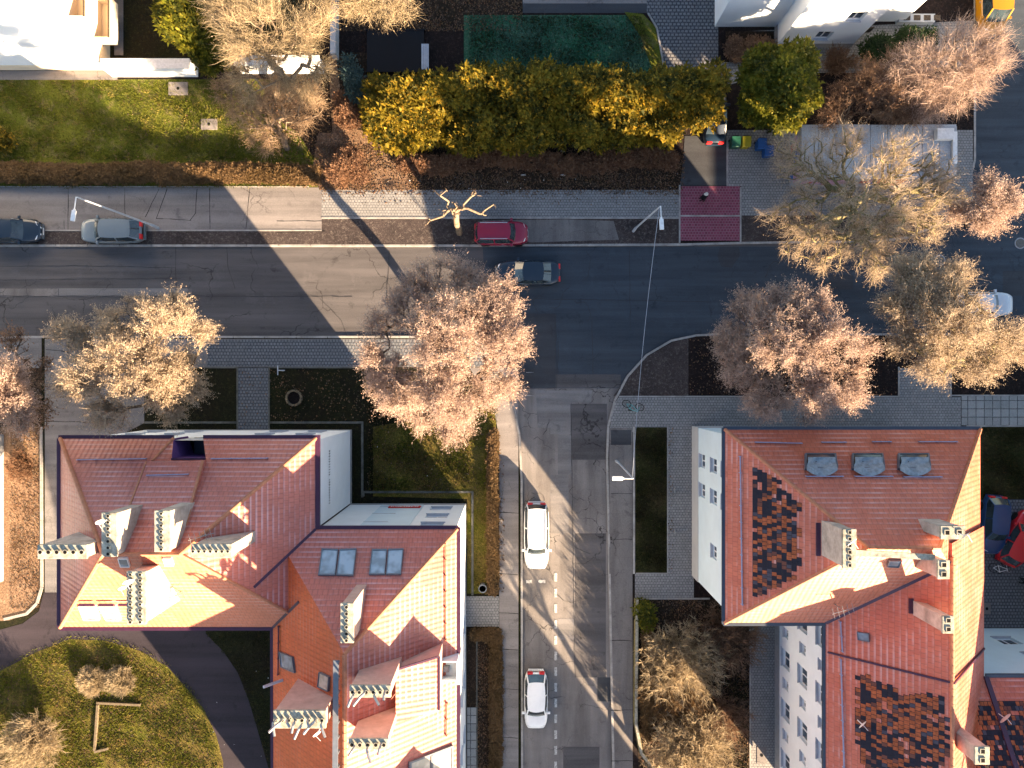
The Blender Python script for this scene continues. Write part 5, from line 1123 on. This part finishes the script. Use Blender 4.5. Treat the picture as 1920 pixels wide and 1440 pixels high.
m = MB(); A_, B_ = t2.copy(), t3.copy(); A_.z -= .3; B_.z -= .3; pts = [A_.lerp(B_, i / 16) - Vector((0, 0, .9 * math.sin(math.pi * i / 16))) for i in range(17)]; m.tube(pts, .013, 6); tag(m.build('overhead_cable', 'galvanised'), 'thin overhead cable spanning the main road between two lamps', 'cable')
# low walls, fence, garages
gt = thing('garage_row', 'flat roofed concrete garage row with graffiti walls under the large bare tree', 'garage', P(1650, 290))
ga, gb = P(1505, 332, 2.6), P(1796, 236, 2.6); m = MB(); m.box(ga.x, ga.y, 0, gb.x, gb.y, 2.5); m.build('wall', 'plinth', gt)
m = MB(); n = 9; wv = (gb.x - ga.x) / n
for i in range(n):
    j = rnd.uniform(-.03, .03); m.box(ga.x - .1 + wv * i + .02, ga.y - .1 + j, 2.5, ga.x - .1 + wv * (i + 1) - .02, gb.y + .1 + j, 2.62 + rnd.uniform(0, .03))
earth('roof_concrete', (.52, .57, .62), (.38, .42, .47), (.48, .44, .38), .5, 2., 30, bump=.3); m.build('roof', 'roof_concrete', gt)
m = MB(); nn = 7
for i in range(22):
    s_ = rnd.uniform(.25, .9); x = rnd.uniform(ga.x, gb.x - 3); m.box(x, ga.y - .01 - .002 * i, rnd.uniform(.3, 1.2), x + s_, ga.y, rnd.uniform(1.4, 2.2), i % 3)
m.build('graffiti', ['graffiti_blue', 'graffiti_red', 'graffiti_pink'], gt); m = MB()
for i in range(10):
    y = rnd.uniform(ga.y, gb.y - 1); m.box(ga.x - .012 - .002 * i, y, rnd.uniform(.3, 1.2), ga.x, y + rnd.uniform(.3, 1.0), rnd.uniform(1.4, 2.2), i % 3)
m.build('graffiti', ['graffiti_blue', 'graffiti_red', 'graffiti_pink'], gt)
m = MB(); a, b = P(1755, 262, 2.9), P(1786, 242, 2.9); m.box(a.x, a.y, 2.66, b.x, b.y, 3.1); m.build('roof_box', 'white_paint', gt)
m = MB(); a, b = P(1788, 306, 2.9), P(1796, 246, 2.9); m.box(a.x, a.y, 2.66, b.x, b.y, 2.85); m.build('roof_edge_beam', 'white_paint', gt)
for x0, mt, lb in ((1379, 'bin_green', 'green wheelie bin beside the round evergreen'), (1399, 'bin_yellow', 'yellow wheelie bin between the green and blue bins'), (1428, 'bin_blue', 'blue wheelie bin right of the yellow bin'), (1441, 'bin_blue', 'blue wheelie bin nearest the garages')):
    c = P(x0, 266 if x0 < 1420 else (270 if x0 < 1435 else 283), .9); r_ = thing('wheelie_bin', lb, 'bin', (c.x, c.y, T), group='wheelie bins by the driveway'); m = MB()
    m.hexa([(c.x - .26, c.y - .3, T + .06), (c.x + .26, c.y - .3, T + .06), (c.x + .26, c.y + .26, T + .06), (c.x - .26, c.y + .26, T + .06), (c.x - .32, c.y - .4, 1.05), (c.x + .32, c.y - .4, 1.05), (c.x + .32, c.y + .34, 1.05), (c.x - .32, c.y + .34, 1.05)]); m.build('bin_body', mt, r_, bevel=.03)
    m = MB(); m.hexa([(c.x - .34, c.y - .44, 1.05), (c.x + .34, c.y - .44, 1.05), (c.x + .34, c.y + .36, 1.07), (c.x - .34, c.y + .36, 1.07), (c.x - .3, c.y - .4, 1.10), (c.x + .3, c.y - .4, 1.10), (c.x + .32, c.y + .36, 1.15), (c.x - .32, c.y + .36, 1.15)]); m.build('lid', mt, r_, bevel=.03)
    for s_ in (-1, 1): m = MB(); m.tube([(c.x + s_ * .3, c.y + .3, T + .1), (c.x + s_ * .24, c.y + .3, T + .1)], .1, 12); m.build('wheel', 'rubber', r_)
    m = MB(); m.tube([(c.x - .22, c.y + .42, 1.0), (c.x + .22, c.y + .42, 1.0)], .02, 6); m.build('handle', 'rubber', r_)
wb = P(905, 1103, .8); r_ = thing('litter_bin', 'round black litter bin on the grass above the block path', 'bin', (wb.x, wb.y, T)); m = MB(); n = 20
m.tube([(wb.x, wb.y, T), (wb.x, wb.y, .9), (wb.x, wb.y, .95), (wb.x, wb.y, .95), (wb.x, wb.y, .5)], [.24, .30, .31, .24, .22], 20, caps=True); m.build('bin_body', 'frame_grey', r_); m = MB(); m.cyl((wb.x, wb.y), .21, .5, .52, 16); m.build('bin_liner', 'soot', r_)
tp = thing('pool_cover', 'flat black covered rectangle in the garden above the hedge', 'cover', P(743, 97)); m = MB(); a, b = P(690, 137), P(796, 62); m.box(a.x, a.y, 0, b.x, b.y, .42, 0); m.build('cover', 'black_cover', tp); m = MB(); m.box(a.x - .1, a.y - .1, .0, b.x + .1, a.y, .44); m.build('rim', 'black_cover', tp); m = MB(); m.box(a.x - .1, b.y, 0, b.x + .1, b.y + .1, .44); m.build('rim', 'black_cover', tp)
bn = thing('garden_bench', 'pale grey bench standing right of the black cover', 'bench', P(797, 106)); c = P(797, 106, .45); m = MB()
for i in range(4): m.box(c.x - .27 + .14 * i, c.y - .95, .41, c.x - .27 + .14 * i + .12, c.y + .95, .45)
m.build('seat', 'galvanised', bn)
for y in (-.8, .8): m = MB(); m.box(c.x - .24, c.y + y - .04, T, c.x + .24, c.y + y + .04, .41); m.build('leg', 'frame_grey', bn)
fw_ = thing('garden_wall', 'narrow grey wall running down from the top edge through the trees', 'wall', P(624, 50)); a, b = P(619, 100, 1.2), P(629, -80, 1.2); m = MB(); m.box(a.x, a.y, 0, b.x, b.y, 1.2); m.build('wall', 'grey_wall', fw_)
ed = thing('timber_edging', 'weathered timber edging forming an open corner on the lower left lawn', 'edging', P(180, 1318))
for a, b in (((181, 1318), (263, 1322)), ((183, 1322), (177, 1408)), ((177, 1410), (202, 1404))): m = MB(); p, q = P(*a, .3), P(*b, .3); m.bar(Vector((p.x, p.y, .2)), Vector((q.x, q.y, .2)), .16, .3); m.build('board', 'wood', ed)
def manhole(label, px, py, r, z, frame=None, nm='manhole_cover'):
    c = P(px, py, z); o = thing(nm, label, 'manhole cover', (c.x, c.y, z)); m = MB()
    if frame: m.box(c.x - frame[0], c.y - frame[1], z - .15, c.x + frame[0], c.y + frame[1], z + .02); m.build('surround', 'concrete', o); z += .02
    else: m.cyl(c, r * 1.25, z - .05, z + .012, 24); m.build('ring', 'plinth', o); z += .012
    m = MB(); m.cyl(c, r, z - .03, z + .012, 24)
    m.build('lid', 'frame_grey' if frame else 'wood', o)
    m = MB()
    for i in range(-3, 4): h_ = math.sqrt(max(0, 1 - (i / 4) ** 2)) * r * .85; m.bar((c.x - h_, c.y + i * r / 4, z + .014), (c.x + h_, c.y + i * r / 4, z + .014), .03, .01)
    m.build('ribs', 'soot' if frame else 'frame_grey', o)
manhole('manhole in a square concrete slab on the sunny lawn', 334, 166, .12, T + .06, (.72, .48)); manhole('manhole in a concrete slab at the edge of the brown shrubs', 392, 233, .12, T + .06, (.6, .4))
manhole('round manhole in the road under the large bare tree', 1762, 488, .34, .02); manhole('round manhole in the road at the right edge', 1913, 456, .34, .02); manhole('manhole in the path at the lower right edge', 1428, 1416, .12, T + .03, (.36, .62)); manhole('square drain cover in the courtyard paving', 1850, 1141, .12, T + .02, (.28, .42))
st = thing('stone_ring', 'round grey stone with low wall in the dark bed', 'stone', P(551, 746)); c = P(551, 746, .3); m = MB()
for k in range(14): t_ = k / 14 * 6.283; m.bar((c.x + .55 * math.cos(t_), c.y + .55 * math.sin(t_), .25), (c.x + .55 * math.cos(t_ + .38), c.y + .55 * math.sin(t_ + .38), .25 + .04 * (k % 3)), .14, .3)
m.build('rim', 'wood', st); m = MB(); m.cyl(c, .48, .1, .2, 20); m.build('fill', 'soil', st)
tpst = thing('washing_post', 'small pale T shaped post at the corner of the dark bed', 'post', P(533, 697)); c = P(533, 695); m = MB(); m.tube([(c.x, c.y, 0), (c.x, c.y, 1.5)], .04, 8); m.build('pole', 'galvanised', tpst); m = MB(); m.tube([(c.x, c.y - .35, 1.5), (c.x, c.y + .35, 1.5)], .04, 8); m.tube([(c.x, c.y, 1.5), (c.x + .5, c.y, 1.45)], .03, 8); m.build('cross_bar', 'galvanised', tpst)
gwall = thing('garden_kerb_wall', 'mossy low wall with a bend beside the bare shrubs', 'wall', P(1193, 1200)); m = MB(); ln = [P(1192, 1120), P(1190, 1350), P(1200, 1405), P(1235, 1450)]
for a, b in zip(ln[:-1], ln[1:]): m.bar(Vector((a.x, a.y, .3)), Vector((b.x, b.y, .3)), .28, .55)
m.build('wall', 'bark_moss', gwall); m = MB()
for a, b in zip(ln[:-1], ln[1:]): m.bar(Vector((a.x, a.y, .6)), Vector((b.x, b.y, .6)), .2, .05)
m.build('coping', 'cap_concrete', gwall)
fh = thing('white_house', 'white and orange house corner cut by the left edge of the picture', 'house', (-42, -9, 0)); m = MB(); x1 = P(16, 0).x - .3
hf = [(u, u + 1.2, v, v + 1.4) for v in (1.6, 4.6) for u in (1.5, 5, 8)]
pf, _ = wall(m, (x1, P(0, 1088).y), (x1, P(0, 815).y), .5, 8, hf); wall(m, (x1, P(0, 815).y), (-60, P(0, 815).y), .5, 8); wall(m, (-60, P(0, 1088).y), (x1, P(0, 1088).y), .5, 8); m.build('wall', 'white_wall', fh)
for h in hf: window(fh, pf, h)
m = MB(); m.box(x1, P(0, 900).y, 1.0, x1 + .05, P(0, 883).y, 7.6); m.build('stripe', 'orange_paint', fh); m = MB(); m.box(-60, P(0, 1088).y - .02, 0, x1 + .03, P(0, 815).y + .02, .5); m.build('plinth', 'plinth', fh)
m = MB(); a, c = P(0, 1088).y - .4, P(0, 815).y + .4; ym = (a + c) / 2; m.quad([(-60, a, 8), (x1 + .4, a, 8), (x1 + .4, ym, 12), (-60, ym, 12)]); m.quad([(-60, ym, 12), (x1 + .4, ym, 12), (x1 + .4, c, 8), (-60, c, 8)]); m.build('roof', 'tile_brick', fh)
# gate and planter in the top right, gate beside the driveway
pl = thing('window_planter', 'pale planter box with small windows beside the yellow van garden', 'planter', P(1713, 34)); a, b = P(1684, 42, .5), P(1752, 27, .5); m = MB(); m.box(a.x, a.y, T, b.x, b.y, .6); m.build('box', 'grey_wall', pl)
for i in range(4): x = a.x + .35 + i * .75; m = MB(); m.box(x, a.y + .1, .6, x + .5, b.y - .1, .62); m.build('soil_bed', 'bark', pl)
# bicycle / scooter lying on the corner pavement
def wheel(parent, c, r, nm='wheel', mat='rubber', ax=(0, 1, 0)):
    m = MB(); n = 18; ax = Vector(ax).normalized(); a = ax.cross(Vector((0, 0, 1))); a = a.normalized() if a.length > .01 else Vector((1, 0, 0)); b = ax.cross(a); pts = [Vector(c) + (a * math.cos(6.2832 * k / n) + b * math.sin(6.2832 * k / n)) * r for k in range(n + 1)]; m.tube(pts, .025, 6, caps=False)
    for k in range(0, n, 3): m.tube([Vector(c), pts[k]], .006, 4)
    return m.build(nm, mat, parent)
def bike(label, px, py, rz, tilt, mat):
    c = P(px, py, .4); root = thing('bicycle', label, 'bicycle', (c.x, c.y, T + .02), rz, local=True); root.rotation_euler = (tilt, 0, rz)
    wheel(root, (-.5, 0, .33), .33); wheel(root, (.5, 0, .33), .33); m = MB(); V_ = Vector
    for a, b in (((-.5, 0, .33), (-.1, 0, .3)), ((-.1, 0, .3), (-.2, 0, .8)), ((-.2, 0, .75), (.36, 0, .8)), ((-.1, 0, .3), (.38, 0, .72)), ((-.5, 0, .33), (-.2, 0, .75)), ((.5, 0, .33), (.36, 0, .9))): m.tube([a, b], .025, 6)
    m.build('frame', mat, root); m = MB(); m.tube([(.3, -.28, .95), (.36, 0, .92), (.3, .28, .95)], .02, 6); m.build('handlebar', 'steel', root); m = MB(); m.hexa([(-.32, -.07, .82), (-.06, -.03, .82), (-.06, .03, .82), (-.32, .07, .82), (-.32, -.07, .87), (-.06, -.03, .87), (-.06, .03, .87), (-.32, .07, .87)]); m.build('saddle', 'rubber', root)
bike('teal bicycle leaning over on the corner pavement', 1189, 754, -.25, .9, 'teal'); bike('white bicycle lying flat in the right courtyard', 1875, 1054, .35, 1.4, 'frame_white')
# person on the red paving
def person(label, px, py, rz):
    c = P(px, py, 0); root = thing('person', label, 'person', (c.x, c.y, T + .006), rz, local=True)
    J = [(0, 0, .92, .15, .11), (0, 0, 1.12, .15, .105), (0, .01, 1.32, .18, .115), (0, .02, 1.46, .075, .07), (0, .04, 1.55, .06, .06), (0, .05, 1.64, .092, .10), (0, .045, 1.72, .085, .09)]
    E = [(i, i + 1) for i in range(6)]
    def add(p, par): J.append(p); E.append((par, len(J) - 1)); return len(J) - 1
    for s in (1, -1):
        h = add((.095 * s, 0, .86, .095, .095), 0); k = add((.10 * s, .12 * s, .48, .062, .065), h); a = add((.10 * s, (-.02 if s > 0 else -.28) + .05, .09 if s > 0 else .14, .042, .045), k); add((.11 * s, (.16 if s > 0 else -.12), .045, .038, .03), a)
        sh = add((.19 * s, .01, 1.38, .065, .07), 2); e = add((.25 * s, -.08 * s, 1.12, .047, .047), sh); wr = add((.25 * s, .10 - .12 * s, .90, .028, .03), e); pa = add((.25 * s, .12 - .13 * s, .83, .032, .018), wr)
        for f in range(4): k1 = add(((.228 + .015 * f) * s, .135 - .13 * s, .775 - .005 * (f % 2), .009, .009), pa); add(((.228 + .013 * f) * s, .155 - .13 * s, .73 - .008 * (f in (1, 2)), .008, .008), k1)
        k1 = add((.225 * s, .16 - .13 * s, .82, .010, .010), wr); add((.222 * s, .185 - .13 * s, .785, .009, .009), k1)
    me = bpy.data.meshes.new('body'); me.from_pydata([j[:3] for j in J], E, []); me.materials.append(M['cloth_black']); o = bpy.data.objects.new('body', me); COL.objects.link(o); o.parent = root
    md = o.modifiers.new('skin', 'SKIN'); md.use_smooth_shade = True; me.skin_vertices[0].data[0].use_root = True
    for i, j in enumerate(J): me.skin_vertices[0].data[i].radius = (j[3], j[4])
    o.modifiers.new('sub', 'SUBSURF').levels = 1; o.modifiers['sub'].render_levels = 2
    m = MB(); n = 14   # face with nose, eyes and mouth; then a pale cap
    m.tube([(0, .10, 1.56), (0, .115, 1.62), (0, .105, 1.70)], [.05, .075, .06], 12); m.tube([(0, .17, 1.66), (0, .215, 1.625)], [.012, .02], 6); m.build('face', 'skin', root, smooth=True)
    m = MB()
    for s in (1, -1): m.tube([(.03 * s, .178, 1.665), (.03 * s, .188, 1.665)], .012, 6)
    m.build('eyes', 'soot', root)
    m = MB(); m.tube([(0, .03, 1.68), (0, .03, 1.74), (0, .03, 1.80), (0, .03, 1.83)], [.125, .135, .10, .03], 16); m.tube([(0, .09, 1.70), (0, .2, 1.69)], [.10, .07], 12); m.build('cap', 'cloth_white', root, smooth=True)
    m = MB(); m.tube([(0, -.02, .74), (0, 0, .95), (0, 0, 1.15), (0, .01, 1.38), (0, .02, 1.45)], [.21, .19, .18, .20, .12], 16); m.build('coat', 'cloth_black', root, smooth=True)
    return root
person('person in dark coat and pale cap walking across the red paving', 1313, 376, PI / 2)
person('person in dark clothes standing in the right courtyard', 1908, 1085, .4)
